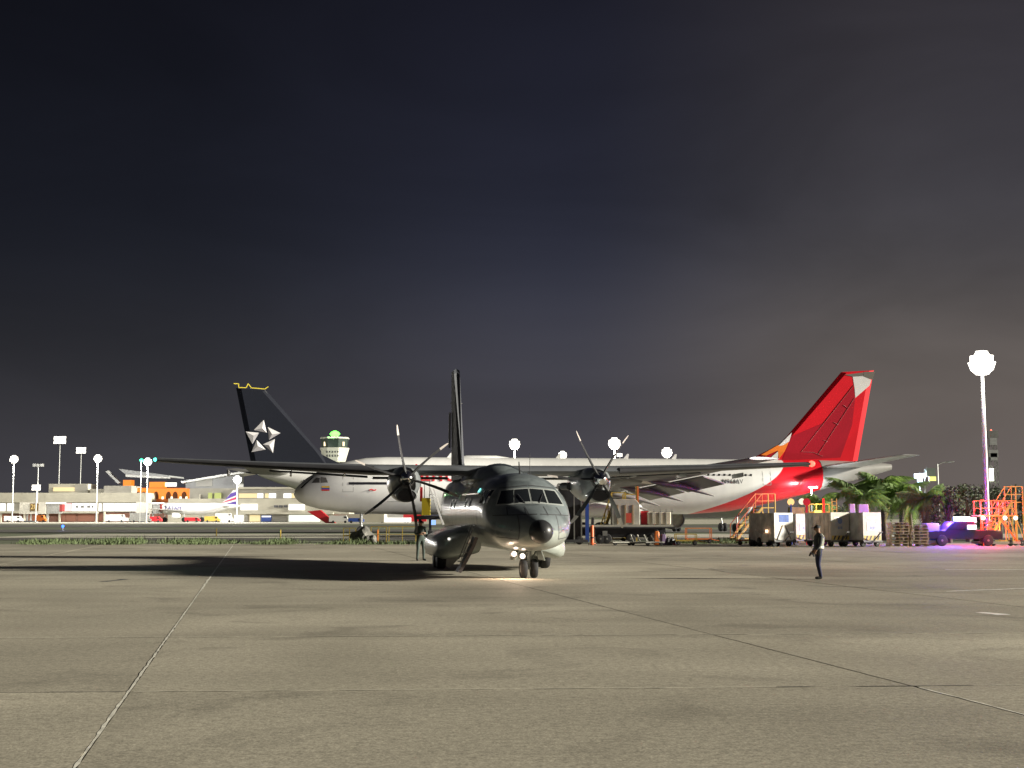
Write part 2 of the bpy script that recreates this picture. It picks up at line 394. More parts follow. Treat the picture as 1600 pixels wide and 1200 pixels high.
ng = G(826, 903); YAW = rad(9.0)
hd = Vector((math.sin(YAW), -math.cos(YAW)))
cargo = thing('cargo_aircraft', 'dark grey twin propeller military transport aircraft facing the camera, centre of the apron', 'aircraft', ng, math.atan2(hd.y, hd.x))
ST = [ # x, ztop, zbot, halfwidth, power
 (2.22, 1.86, 1.12, .37, 2.0), (2.0, 1.97, 1.04, .56, 2.0), (1.7, 2.08, .97, .76, 2.05), (1.3, 2.20, .92, .97, 2.1), (.9, 2.31, .89, 1.13, 2.15), (.62, 2.38, .87, 1.22, 2.2),
 (.35, 2.60, .86, 1.29, 2.2), (.08, 2.83, .85, 1.34, 2.2), (-.2, 3.02, .84, 1.38, 2.2), (-.6, 3.20, .83, 1.42, 2.2), (-1.2, 3.33, .82, 1.44, 2.2), (-2.2, 3.41, .81, 1.46, 2.2), (-4, 3.45, .80, 1.47, 2.2),
 (-8, 3.45, .80, 1.47, 2.2), (-12.2, 3.45, .82, 1.46, 2.2), (-14, 3.47, 1.2, 1.36, 2.15), (-16, 3.5, 1.75, 1.14, 2.1), (-18, 3.54, 2.3, .86, 2.0), (-20, 3.6, 2.8, .52, 2.0), (-21.3, 3.6, 3.15, .22, 2.0)]
def st_at(x):
    if x >= ST[0][0]: return ST[0][1:]
    for a, b in zip(ST[:-1], ST[1:]):
        if b[0] <= x <= a[0]:
            k = (a[0]-x)/(a[0]-b[0]); return tuple(p+(q_-p)*k for p, q_ in zip(a[1:], b[1:]))
    return ST[-1][1:]
def sec(x, n=40):
    zt, zb, hw, pw = st_at(x); zc = zb+(zt-zb)*.47; r = []
    for k in range(n):
        a = 2*math.pi*k/n; c, s_ = math.cos(a), math.sin(a)
        yy = hw*math.copysign(abs(c)**(2/pw), c); zz = math.copysign(abs(s_)**(2/pw), s_); zz = zc+zz*((zt-zc) if zz > 0 else (zc-zb))
        r.append(Vector((x, yy, zz)))
    return r
def inside(x, y, z):
    zt, zb, hw, pw = st_at(x); zc = zb+(zt-zb)*.47
    h = (zt-zc) if z > zc else (zc-zb)
    return (abs(y)/hw)**pw+(abs(z-zc)/h)**pw <= 1
def fx(y, z):       # front surface at (y, z)
    lo, hi = -6.0, 2.22
    for _ in range(30):
        m_ = (lo+hi)/2
        if inside(m_, y, z): lo = m_
        else: hi = m_
    return lo
fine = sorted(set([s_[0] for s_ in ST]+[a+(b-a)*k for (a, b) in ((2.22, .62), (.62, -1.2), (-1.2, -4)) for k in (.125, .25, .375, .5, .625, .75, .875)]+[-6, -10]), reverse=True)
fus = MB().loft([sec(x) for x in fine]).build('fuselage', CAMO, cargo, smooth=True)
MB().revolve([(2.78, .02), (2.765, .10), (2.72, .19), (2.64, .27), (2.52, .325), (2.36, .355), (2.205, .372)], 28, (0, 0, 1.49)).build('radome', RADM, cargo, smooth=True)
MB().tube([(2.74, 0, 1.49), (2.86, 0, 1.49)], .008, 6).build('lightning_spike', STEEL, cargo)
# cockpit windows laid on the skin
def patch(name, corners, m, parent, off=.012, n=5, side=False):
    # corners (y,z) bl, br, tr, tl in front view, or (x,z) with side sign
    mb = MB(); grid = []
    for i in range(n):
        row = []
        for j in range(n):
            u, v = j/(n-1), i/(n-1)
            a = [corners[0][k]*(1-u)+corners[1][k]*u for k in (0, 1)]; b = [corners[3][k]*(1-u)+corners[2][k]*u for k in (0, 1)]
            p = [a[k]*(1-v)+b[k]*v for k in (0, 1)]
            if side:
                x, z = p; lo, hi = 0., 2.
                for _ in range(24):
                    mid = (lo+hi)/2
                    if inside(x, mid, z): lo = mid
                    else: hi = mid
                pt = Vector((x, side*lo, z)); nrm = Vector((.25, side, .25)).normalized()
            else:
                y, z = p; pt = Vector((fx(y, z), y, z)); nrm = Vector((.8, y*.7, .5)).normalized()
            row.append(mb.bm.verts.new(pt+nrm*off))
        grid.append(row)
    for i in range(n-1):
        for j in range(n-1): mb._f([grid[i][j], grid[i][j+1], grid[i+1][j+1], grid[i+1][j]])
    return mb.build(name, m, parent, smooth=True)
for sgn in (1, -1):
    for cs in ([(.035, 2.40), (.50, 2.37), (.44, 2.80), (.035, 2.83)], [(.56, 2.37), (1.06, 2.33), (.86, 2.76), (.50, 2.80)]):
        c = [(sgn*y, z) for y, z in cs]
        fr = [(sgn*(y+(-.05 if k in (0, 3) else .05)), z+(-.045 if k < 2 else .045)) for k, (y, z) in enumerate(cs)]
        if cs[0][0] < .1: fr[0] = (sgn*.005, fr[0][1]); fr[3] = (sgn*.005, fr[3][1])
        w = patch('windshield_frame', fr, FRAME, cargo, .006, n=7); patch('pane', c, GLASS, w, .016, n=7)
    for (xa, xb, za, zb) in ((-.25, -.82, 2.36, 2.80), (-.95, -1.45, 2.38, 2.80)):
        w = patch('side_window_frame', [(xa+.06, za-.05), (xb-.05, za-.05), (xb-.05, zb+.05), (xa-.16, zb+.05)], FRAME, cargo, .006, 5, sgn)
        patch('pane', [(xa, za), (xb, za), (xb, zb), (xa-.2, zb)], GLASS, w, .016, 5, sgn)
    for k in (0, 1, 4, 5):
        x = -3.4-k*1.15
        patch('cabin_window', [(x, 2.25), (x-.3, 2.25), (x-.3, 2.6), (x, 2.6)], GLASS, cargo, .012, 4, sgn)
patch('lit_window', [(-2.35, 2.76), (-2.62, 2.76), (-2.62, 2.89), (-2.35, 2.89)], glow('cyan_light', (.25, .95, .85), 1.2), cargo, .02, 4, -1)
patch('beige_patch', [(-5.3, 2.5), (-7.0, 2.5), (-7.0, 3.05), (-5.3, 3.05)], mat('beige_patch_tone', (.42, .37, .29), .3, .3, var=.5, vscale=6), cargo, .015, 5, -1)  # blotchy beige patch laid on the right-hand fuselage side
# skin seams
for x in (1.35, .66, -1.7, -3.0, -4.6, -6.2):
    r = sec(x, 40); zt, zb, hw, pw = st_at(x)
    r1 = [Vector((x, p.y*1.003, (p.z-2.05)*1.003+2.05)) for p in r]; r2 = [Vector((x-.02, p.y*1.001, p.z)) for p in r1]
    MB().loft([r1, r2], cap=False).build('skin_seam', DGREY, cargo, smooth=True)
def line(y0, z0, y1, z1, w_=.012):
    d_ = Vector((y1-y0, z1-z0)).normalized(); n_ = Vector((-d_.y, d_.x))*w_
    patch('panel_line', [(y0-n_.x, z0-n_.y), (y1-n_.x, z1-n_.y), (y1+n_.x, z1+n_.y), (y0+n_.x, z0+n_.y)], DGREY, cargo, .006, n=9)
for sg_ in (1, -1):
    line(sg_*.05, 2.02, sg_*1.22, 1.98); line(sg_*.62, 1.25, sg_*.60, 1.98); line(sg_*.30, 1.98, sg_*.30, 2.26); line(sg_*.85, 2.0, sg_*.80, 2.24); line(sg_*.62, 1.25, sg_*1.2, 1.32); line(sg_*.02, 2.95, sg_*.9, 2.86)
    w_ = Vector((fx(sg_*.22, 2.36)+.03, sg_*.22, 2.36)); MB().bar(w_, (fx(sg_*.40, 2.66)+.05, sg_*.40, 2.66), .018).build('wiper', BLK, cargo)
for x_, z_, sg_ in ((-1.9, 1.7, -1), (-1.9, 1.7, 1), (-2.7, 1.35, 1), (-3.6, 1.5, 1)):
    patch('access_hatch', [(x_, z_), (x_-.35, z_), (x_-.35, z_+.25), (x_, z_+.25)], NACM, cargo, .006, 4, sg_)
MB().bar((-2.2, -1.30, 2.72), (-6.4, -1.34, 2.74), .05, .05).build('door_rail', NACM, cargo)
# wing
def foil(xle, ch, y, z, t, n=9):
    up = []; lo = []
    for k in range(n):
        u = (k/(n-1))**1.6; th = 5*t*(.2969*math.sqrt(u)-.126*u-.3516*u*u+.2843*u**3-.1015*u**4)
        up.append(Vector((xle-u*ch, y, z+th*1.15))); lo.append(Vector((xle-u*ch, y, z-th*.85)))
    return up+list(reversed(lo[1:-1]))
WS = [(-12.35, -7.05, 1.3, 3.98, .16), (-8.5, -6.8, 2.1, 3.80, .27), (-4.6, -6.5, 2.95, 3.64, .40), (0, -6.5, 2.95, 3.62, .40)]
full = WS+[(-a[0],)+a[1:] for a in reversed(WS[:-1])]
wing = MB().loft([foil(w[1], w[2], w[0], w[3], w[4], 11) for w in full]).build('wing', WINGM, cargo, smooth=True)
for sgn in (1, -1):
    mb = MB()
    rings = []
    for (y, xl, ch, z, t) in WS[:-1]:
        f = foil(xl+.02, ch*.16, sgn*abs(y)*.998, z, t*.62, 7); rings.append(f)
    mb.loft(rings).build('deicing_boot', BOOT, wing, smooth=True)
    MB().loft([foil(-9.1, .75, sgn*1.6, 3.42, .10, 6), foil(-9.1, .72, sgn*4.5, 3.42, .10, 6)]).build('flap', WINGM, wing, smooth=True)
    MB().loft([foil(-9.05, .70, sgn*4.7, 3.46, .09, 6), foil(-8.65, .5, sgn*8.4, 3.66, .07, 6)]).build('flap', WINGM, wing, smooth=True)
    for y in (5.6, 7.6, 9.9):
        MB().loft([[Vector((x, sgn*y+dy, z)) for dy, z in ((-w, zz), (w, zz), (w*.7, zz-.16), (-w*.7, zz-.16))] for x, w, zz in ((-8.0, .03, 3.66), (-8.6, .06, 3.64), (-9.3, .03, 3.62))]).build('flap_hinge', NACM, wing)
    MB().tube([(-7.1, sgn*12.36, 3.98), (-7.6, sgn*12.45, 3.98), (-8.3, sgn*12.36, 3.98)], [.05, .10, .04], 8).build('wing_tip', WINGM, wing, smooth=True)
lg = MB().revolve([(-7.0, .03), (-7.08, .06), (-7.2, .07), (-7.3, .05)], 8, (0, -12.42, 3.99)).build('navigation_light', glow('nav_green', (.1, 1, .7), 2), wing)
lr = MB().revolve([(-7.0, .04), (-7.08, .11), (-7.2, .13), (-7.3, .09)], 8, (0, 12.42, 3.99)).build('navigation_light', glow('nav_red', (1, .08, .05), 2.5), wing)
lamp('navigation_lamp', cargo, (-7.0, 12.7, 4.0), 25, (1, .08, .05), .05); lamp('navigation_lamp', cargo, (-7.0, -12.7, 4.0), 5, (.1, 1, .6), .05)
# wing-body fairing on the roof
MB().loft([[Vector((x, y*w, 3.30+h*math.cos(y*math.pi/2)**.7 if abs(y) < 1 else 3.30)) for y in [k/6-1 for k in range(13)]]+[Vector((x, w*.8, 3.1)), Vector((x, -w*.8, 3.1))] for x, w, h in ((-4.6, .5, .16), (-5.3, .9, .42), (-6.3, 1.15, .60), (-9.5, 1.1, .56), (-11, .8, .3), (-12, .4, .15))]).build('wing_fairing', CAMO, cargo, smooth=True)
# nacelles and propellers
def ell(x, y0, zc, ry, ru, rl, n=20):
    return [Vector((x, y0+ry*math.cos(2*math.pi*k/n), zc+(ru if math.sin(2*math.pi*k/n) > 0 else rl)*math.sin(2*math.pi*k/n))) for k in range(n)]
def prop(sgn, y0, a0):
    hub = MB().revolve([(-4.55, .02), (-4.60, .12), (-4.70, .20), (-4.86, .255), (-5.08, .27)], 20, (0, y0, 3.29)).build('spinner', CHROME, cargo, smooth=True)
    MB().revolve([(-4.98, .285), (-5.0, .30), (-5.10, .30), (-5.12, .28)], 20, (0, y0, 3.29)).build('spinner_ring', BLADE, hub, smooth=True)
    for k in range(6):
        a = rad(a0+60*k); e = Vector((0, math.cos(a), math.sin(a))); tn = Vector((0, -math.sin(a), math.cos(a)))
        rings = []; tips = []
        for u in (0, .06, .14, .28, .45, .62, .78, .9, .97, 1.0):
            r = .22+u*(1.945-.22); ch = (.16, .17, .22, .30, .33, .32, .28, .22, .15, .05)[(0, .06, .14, .28, .45, .62, .78, .9, .97, 1.0).index(u)]
            th = .085*(1-u)**.7+.016; pit = rad(80-18*u*0.6); sw = .16*u**2.2
            cd = (Vector((1, 0, 0))*math.sin(pit)+tn*math.cos(pit)); nd = (Vector((1, 0, 0))*math.cos(pit)-tn*math.sin(pit))
            c = Vector((-5.02, y0, 3.29))+e*r-tn*sw*.9-Vector((sw*.9, 0, 0))
            ring = [c+cd*ch*.5, c+nd*th*.5, c-cd*ch*.5, c-nd*th*.5]
            rings.append(ring)
            if u >= .78: tips.append([c+(p-c)*1.05 for p in ring])
        b = MB().loft(rings).build('blade', BLADE, hub, smooth=True)
        MB().loft(tips).build('blade_tip', TIPM, hub, smooth=True)
    return hub
for sgn, a0 in ((-1, 45), (1, 0)):
    y0 = sgn*3.5
    nac = MB().loft([ell(x, y0, zc, ry, ru, rl) for x, zc, ry, ru, rl in ((-5.12, 3.29, .33, .33, .34), (-5.3, 3.27, .44, .42, .5), (-5.7, 3.22, .54, .52, .66), (-6.4, 3.2, .58, .58, .74), (-7.6, 3.2, .56, .56, .70), (-9.0, 3.26, .42, .45, .5), (-10.0, 3.4, .22, .25, .2))]).build('nacelle', NACM, cargo, smooth=True)
    MB().loft([ell(x, y0, zc, ry, ru, rl, 16) for x, zc, ry, ru, rl in ((-5.06, 2.70, .33, .20, .20), (-5.10, 2.70, .37, .24, .24), (-5.5, 2.70, .40, .26, .25), (-6.6, 2.72, .3, .22, .2))], cap=False).build('air_intake', NACM, nac, smooth=True)
    MB().loft([ell(x, y0, 2.70, .32, .19, .19, 16) for x in (-5.075, -5.4)]).build('intake_duct', BLK, nac, smooth=True)
    MB().tube([(-8.0, y0-sgn*.5, 3.1), (-8.9, y0-sgn*.62, 3.12)], [.16, .15], 10).build('exhaust_pipe', DGREY, nac, smooth=True)
    for xx in (-5.72, -6.42): MB().loft([ell(xx, y0, 3.215, .585, .585, .735), ell(xx-.02, y0, 3.215, .585, .585, .735)], cap=False).build('cowl_seam', DGREY, nac)
    prop(sgn, y0, a0)
# fin, tailplane, antennas
def slabfin(pts, t, name, m, parent):
    # pts: list of (x,z) outline; thin body with bevelled leading edge
    mb = MB(); cx = sum(p[0] for p in pts)/len(pts); cz = sum(p[1] for p in pts)/len(pts)
    inn = [(cx+(x-cx)*.80, cz+(z-cz)*.96) for x, z in pts]
    o_ = [Vector((x, 0, z)) for x, z in pts]; L_ = [Vector((x, t/2, z)) for x, z in inn]; R_ = [Vector((x, -t/2, z)) for x, z in inn]
    mb.loft([L_, o_, R_], cap=True); return mb.build(name, m, parent)
slabfin([(-16.0, 3.5), (-17.9, 4.3), (-20.2, 8.75), (-20.4, 8.95), (-21.5, 8.95), (-21.4, 3.55)], .28, 'fin', mat('fin_dark_paint', (.05, .055, .065), .6, var=.2, vscale=1), cargo)
MB().loft([foil(-19.4+abs(y)*-.12, 2.1-abs(y)*.16, y, 4.05, .17-abs(y)*.012, 8) for y in (-5.3, -2.6, 0, 2.6, 5.3)]).build('tailplane', CAMO, cargo, smooth=True)
for z, l_ in ((7.3, .30),): MB().bar((-20.4, -l_, z), (-20.4, l_, z), .03).build('fin_antenna', STEEL, cargo)
MB().bar((-20.9, .22, 3.9), (-20.9, .26, 5.4), .10, .12).build('rudder_actuator', STEEL, cargo)
MB().bar((-21.0, -.24, 5.2), (-21.0, -.22, 6.9), .05, .1).build('rudder_hinge', STEEL, cargo)
MB().prism([(-1.6, -.012, 3.34), (-1.85, -.012, 3.36), (-1.95, -.012, 3.78), (-1.88, -.012, 3.78)], (0, .024, 0)).build('blade_antenna', DGREY, cargo)
MB().tube([(-1.5, .3, 3.33), (-1.5, .3, 4.05)], .01, 5).build('whip_antenna', DGREY, cargo)
for sgn in (1, -1): MB().bar((1.55, sgn*.80, 1.55), (1.95, sgn*.92, 1.52), .02).build('pitot_tube', STEEL, cargo)
# sponsons
for sgn in (1, -1):
    def so(x, k, zl=0.0):
        pts = [(.9, .62+zl), (1.5, .47+zl), (2.12, .42+zl), (2.32, .52+zl), (2.38, .75), (2.34, 1.10), (2.2, 1.25), (1.75, 1.45), (1.2, 1.70), (.9, 1.70)]
        return [Vector((x, sgn*(.9+(y-.9)*k), .95+(z-.95)*(.35+.65*k))) for y, z in pts]
    sp = MB().loft([so(-4.75, .45, .16), so(-4.95, .72, .1), so(-5.35, .92, .04), so(-6.0, 1), so(-10.5, 1), so(-11.6, .8, .1), so(-12.6, .3, .3)]).build('sponson', CAMO, cargo, smooth=True)
    MB().box((-5.05, sgn*2.0, 1.16), (.05, .08, .08)).build('sponson_light', glow('sponson_lamp', (1, .95, .85), .8), sp)
    for x in (-8.0, -9.15):
        wl = MB().revolve([(-.17, .30), (-.165, .42), (-.11, .46), (.11, .46), (.165, .42), (.17, .30)], 24, (x, sgn*1.98, .46), 'y').build('wheel', RUB, cargo, smooth=True)
        MB().revolve([(-.175, .20), (-.10, .26), (.10, .26), (.175, .20)], 16, (x, sgn*1.98, .46), 'y').build('rim', MGREY, wl)
        MB().bar((x, sgn*1.7, .46), (x+.2, sgn*1.45, 1.0), .10).build('gear_leg', STEEL, cargo)
    MB().bar((-8.5, sgn*1.3, .30), (-8.5, sgn*1.8, .8), .06, .9).build('gear_door', CAMO, cargo)
# nose gear
MB().tube([(-.05, 0, 1.0), (.02, 0, .34)], [.10, .07], 12).build('nose_gear_strut', STEEL, cargo, smooth=True)
MB().bar((-.7, 0, .95), (-.02, 0, .5), .06).build('drag_brace', STEEL, cargo)
MB().bar((.0, -.22, .30), (.0, .22, .30), .06).build('nose_axle', STEEL, cargo)
for sgn in (1, -1):
    wl = MB().revolve([(-.10, .18), (-.10, .265), (-.06, .30), (.06, .30), (.10, .265), (.10, .18)], 22, (0, sgn*.17, .30), 'y').build('nose_wheel', RUB, cargo, smooth=True)
    MB().revolve([(-.105, .12), (-.06, .17), (.06, .17), (.105, .12)], 14, (0, sgn*.17, .30), 'y').build('rim', MGREY, wl)
    MB().box((-.25, sgn*.42, .72), (1.1, .03, .34), Matrix.Rotation(sgn*.35, 3, 'X')).build('nose_gear_door', CAMO, cargo)
    MB().bar((-.5, sgn*.36, .9), (-.1, sgn*.1, .55), .035).build('door_link', STEEL, cargo)
for y, z in ((-.52, .77), (-.25, .70)):
    h = MB().revolve([(.33, .02), (.30, .10), (.12, .11), (.10, .04)], 14, (0, y, z)).build('landing_light', STEEL, cargo, smooth=True)
    MB().revolve([(.312, .075), (.33, .066), (.34, .02)], 14, (0, y, z)).build('lens', glow('landing_lamp', (1, .80, .66), 4), h)
lamp('landing_lamp', cargo, (.55, -.45, .72), 60, (1, .72, .52), .08, spot=150, aim=(.45, -.2, -.75))
lamp('landing_lamp', cargo, (.35, -1.0, .55), 9, (1, .72, .52), .08)
# airstair door hanging open on the right-hand side
dr = MB()
prof = [(-1.28, 1.24), (-1.38, .98), (-1.52, .68), (-1.68, .38), (-1.86, .06)]
dr.loft([[Vector((-2.55, y, z)), Vector((-3.3, y, z)), Vector((-3.3, y-.11, z+.03)), Vector((-2.55, y-.11, z+.03))] for y, z in prof])
door = dr.build('airstair_door', mat('door_inner', (.075, .06, .06), .5, var=.3, vscale=4), cargo, smooth=True)
for y, z in prof[1:-1]: MB().box((-2.92, y-.16, z+.06), (.60, .16, .03)).build('stair_tread', MGREY, door)
for x in (-2.6, -3.25): MB().bar((x, -1.4, 1.7), (x, -1.86, .5), .025).build('door_stay', DGREY, door)
# ================================================================ AIRLINERS
def livery(name, base, other, a, b, c, metal=0.0):
    # other colour where  -x > a - b*((c-z)/5.7)^2   (aft sweep of paint)
    m = bpy.data.materials.new(name); m.use_nodes = True; n = m.node_tree.nodes; l = m.node_tree.links; bs = n['Principled BSDF']
    tc = n.new('ShaderNodeTexCoord'); sp = n.new('ShaderNodeSeparateXYZ'); l.new(tc.outputs['Object'], sp.inputs[0])
    def mt(op, x, y=None, z=None):
        k = n.new('ShaderNodeMath'); k.operation = op
        for i, v in enumerate((x, y, z)):
            if v is None: continue
            if isinstance(v, (int, float)): k.inputs[i].default_value = v
            else: l.new(v, k.inputs[i])
        return k.outputs[0]
    q = mt('MULTIPLY', mt('SUBTRACT', c, sp.outputs['Z']), 1/5.7); q2 = mt('MULTIPLY', q, mt('ABSOLUTE', q))
    lim = mt('SUBTRACT', a, mt('MULTIPLY', q2, b))
    dd = mt('SUBTRACT', mt('MULTIPLY', sp.outputs['X'], -1.0), lim)
    r = n.new('ShaderNodeMapRange'); l.new(dd, r.inputs[0]); r.inputs[1].default_value = -.05; r.inputs[2].default_value = .05
    mx = n.new('ShaderNodeMix'); mx.data_type = 'RGBA'; l.new(r.outputs[0], mx.inputs[0]); mx.inputs[6].default_value = base+(1,); mx.inputs[7].default_value = other+(1,)
    t = n.new('ShaderNodeTexNoise'); t.inputs['Scale'].default_value = .7; t.inputs['Detail'].default_value = 6
    mp = n.new('ShaderNodeMapping'); mp.inputs['Scale'].default_value = (2.2, 1, .35); l.new(tc.outputs['Object'], mp.inputs[0]); l.new(mp.outputs[0], t.inputs['Vector'])
    r2 = n.new('ShaderNodeMapRange'); l.new(t.outputs[0], r2.inputs[0]); r2.inputs[3].default_value = .88; r2.inputs[4].default_value = 1.12
    v = n.new('ShaderNodeVectorMath'); v.operation = 'SCALE'; l.new(mx.outputs[2], v.inputs[0]); l.new(r2.outputs[0], v.inputs['Scale'])
    l.new(v.outputs[0], bs.inputs['Base Color']); bs.inputs['Roughness'].default_value = .32; bs.inputs['Coat Weight'].default_value = .25
    return m
AW = (.66, .66, .64)
L_RED = livery('white_and_red_livery', AW, (.60, .005, .015), 49.6, 9.6, 8.0)
L_STAR = livery('white_and_black_livery', AW, (.018, .019, .024), 47.5, 2.5, 7.2)
L_WHITE = mat('airliner_white', AW, .32, var=.08, vscale=.5, coat=.25)
ALU = mat('airliner_wing_grey', (.34, .335, .32), .4, .15, var=.12, vscale=.4)
STABM = mat('tailplane_grey', (.33, .325, .31), .35, .25, var=.1, vscale=.5)
FINR = mat('fin_red', (.60, .005, .015), .55, var=.05, vscale=.6, spec=.12)
FIND = mat('fin_dark_red', (.33, .004, .016), .55, spec=.12)
FINO = mat('fin_orange', (.75, .19, .02), .3, coat=.4)
FINB = mat('fin_black', (.010, .012, .020), .7, spec=.12, var=.1)
def lring(L, zc, rz, ry, n=32): return [Vector((-L, ry*math.cos(2*math.pi*k/n), zc+rz*math.sin(2*math.pi*k/n))) for k in range(n)]
LF = [(0, 4.15, .05, .05), (.15, 4.17, .42, .45), (.5, 4.22, .82, .88), (1.2, 4.36, 1.32, 1.38), (2.5, 4.58, 1.90, 1.92), (4.5, 4.82, 2.42, 2.38), (7, 4.97, 2.74, 2.72), (9, 5, 2.82, 2.82), (14, 5, 2.82, 2.82), (28, 5, 2.82, 2.82), (40, 5, 2.82, 2.82), (44, 5.14, 2.66, 2.66), (48, 5.5, 2.28, 2.28), (52, 5.98, 1.78, 1.76), (56, 6.5, 1.2, 1.15), (60, 6.95, .6, .55), (61.5, 7.1, .28, .26)]
def fus_y(L, z):
    for a, b in zip(LF[:-1], LF[1:]):
        if a[0] <= L <= b[0]:
            k = (L-a[0])/(b[0]-a[0]); zc, rz, ry = (a[i]+(b[i]-a[i])*k for i in (1, 2, 3)); q = 1-((z-zc)/rz)**2
            return ry*math.sqrt(max(q, 0))
    return 0
def decal(name, pts, m, parent, side, off=.02, sub=6):
    # quad in (L, z) draped on the fuselage side (+1 port, -1 starboard)
    mb = MB(); g = []
    for i in range(sub+1):
        row = []
        for j in range(sub+1):
            u, v = j/sub, i/sub
            p = [(pts[0][k]*(1-u)+pts[1][k]*u)*(1-v)+(pts[3][k]*(1-u)+pts[2][k]*u)*v for k in (0, 1)]
            row.append(mb.bm.verts.new((-p[0], side*(fus_y(p[0], p[1])+off), p[1])))
        g.append(row)
    for i in range(sub):
        for j in range(sub): mb._f([g[i][j], g[i][j+1], g[i+1][j+1], g[i+1][j]])
    return mb.build(name, m, parent, smooth=True)
def airliner(name, label, nose, heading, fusm, finm, side, wings, stab=True, engine_c=None, LFx=None):
    A = thing(name, label, 'airliner', nose, heading)
    MB().loft([lring(*r) for r in (LFx or LF)]).build('fuselage', fusm, A, smooth=True)
    # fin with flat sides so that painted panels lie on it
    T = .22
    mid = [(-48.8, 7.7), (-50.6, 10.0), (-56.9, 16.9), (-59.4, 17.15), (-57.2, 7.0), (-54, 6.9)]
    out = [(-46.2, 7.75), (-49.6, 9.4), (-56.4, 17.0), (-60.0, 17.25), (-57.8, 7.0), (-54, 6.5)]
    fn = MB(); fn.loft([[Vector((x, T, z)) for x, z in mid], [Vector((x, 0, z)) for x, z in out], [Vector((x, -T, z)) for x, z in mid]]).build('fin', finm, A)
    if stab:
        for s in (1, -1):
            MB().loft([foil(-53.2-abs(y)*.56, 4.6-abs(y)*.29, s*y, 6.95+y*.10, .42-y*.03, 9) for y in (.6, 5, 9.6)]).build('tailplane', STABM, A, smooth=True)
    for s in wings:
        w = MB().loft([foil(xl, ch, s*y, z, t, 11) for y, xl, ch, z, t in ((2.2, -19.5, 11.8, 3.7, 1.25), (9.2, -24.0, 7.6, 4.5, .80), (20, -31.0, 4.6, 5.55, .45), (29, -36.8, 2.5, 6.6, .24))]).build('wing', ALU, A, smooth=True)
        def tez(y):   # trailing edge of the wing
            if y < 9.2: k = (y-2.2)/7.; return -31.3+k*(-.3), 3.7+k*.8
            k = (y-9.2)/10.8; return -31.6+k*(-4.0), 4.5+k*1.05
        for (ya, yb, dr) in ((3.2, 9.0, .95), (9.4, 15.0, .85), (15.2, 20.5, .75)):
            (xa, za), (xb, zb) = tez(ya), tez(yb)
            f = MB().prism([(xa+.4, s*ya, za-.12), (xb+.4, s*yb, zb-.12), (xb-1.5, s*yb, zb-dr), (xa-1.7, s*ya, za-dr-.1)], (0, 0, -.12)).build('flap', STABM, w)
        for y in (5.0, 8.8, 12.6, 17.0):
            x, z = tez(y)
            MB().tube([(x+3.2, s*y, z-.15), (x+1.8, s*y, z-.45), (x+.2, s*y, z-.62), (x-1.4, s*y, z-1.0), (x-2.9, s*y, z-1.5)], [.05, .26, .30, .22, .04], 10).build('flap_fairing', STABM, w, smooth=True)
        e = MB().loft([[Vector((x, s*9.4+r*math.cos(2*math.pi*k/24), 2.75+r*math.sin(2*math.pi*k/24))) for k in range(24)] for x, r in ((-18.9, 1.30), (-18.7, 1.44), (-19.2, 1.58), (-20.5, 1.68), (-22.4, 1.60), (-24.2, 1.25))], cap=False).build('engine', engine_c or L_WHITE, A, smooth=True)
        MB().revolve([(-18.9, .12), (-19.5, .5), (-19.6, 1.32), (-24.3, 1.2), (-24.6, .75), (-26.2, .42), (-27, .05)], 24, (0, s*9.4, 2.75)).build('engine_core', MGREY, e, smooth=True)
        MB().prism([(-20.5, s*9.4-.12, 4.2), (-24.6, s*9.4-.12, 4.9), (-27.2, s*9.4-.12, 4.5), (-24.8, s*9.4-.12, 3.7)], (0, .24, 0)).build('pylon', ALU, e)
    # belly fairing and gear
    MB().loft([[Vector((-L, w*math.cos(2*math.pi*k/24), 2.95+h*math.sin(2*math.pi*k/24))) for k in range(24)] for L, w, h in ((17.5, .6, .5), (19, 2.2, .95), (22, 2.95, 1.12), (31, 2.95, 1.12), (34, 2.3, .95), (36, .6, .5))]).build('belly_fairing', L_WHITE, A, smooth=True)
    for (L, y) in ((6.6, 0), (30.8, 5.3), (30.8, -5.3)):
        leg = MB().tube([(-L, y*.85, 2.6), (-L, y, .7)], .16, 10).build('gear_leg', STEEL, A, smooth=True)
        for dx in ((-.99, .99) if y else (0,)):
            for dy in (-.7, .7) if y else (-.36, .36):
                r = .68 if y else .5
                MB().revolve([(-.22, r*.6), (-.22, r*.9), (-.14, r), (.14, r), (.22, r*.9), (.22, r*.6)], 18, (-L+dx, y+dy, r), 'y').build('wheel', RUB, A, smooth=True)
    return A
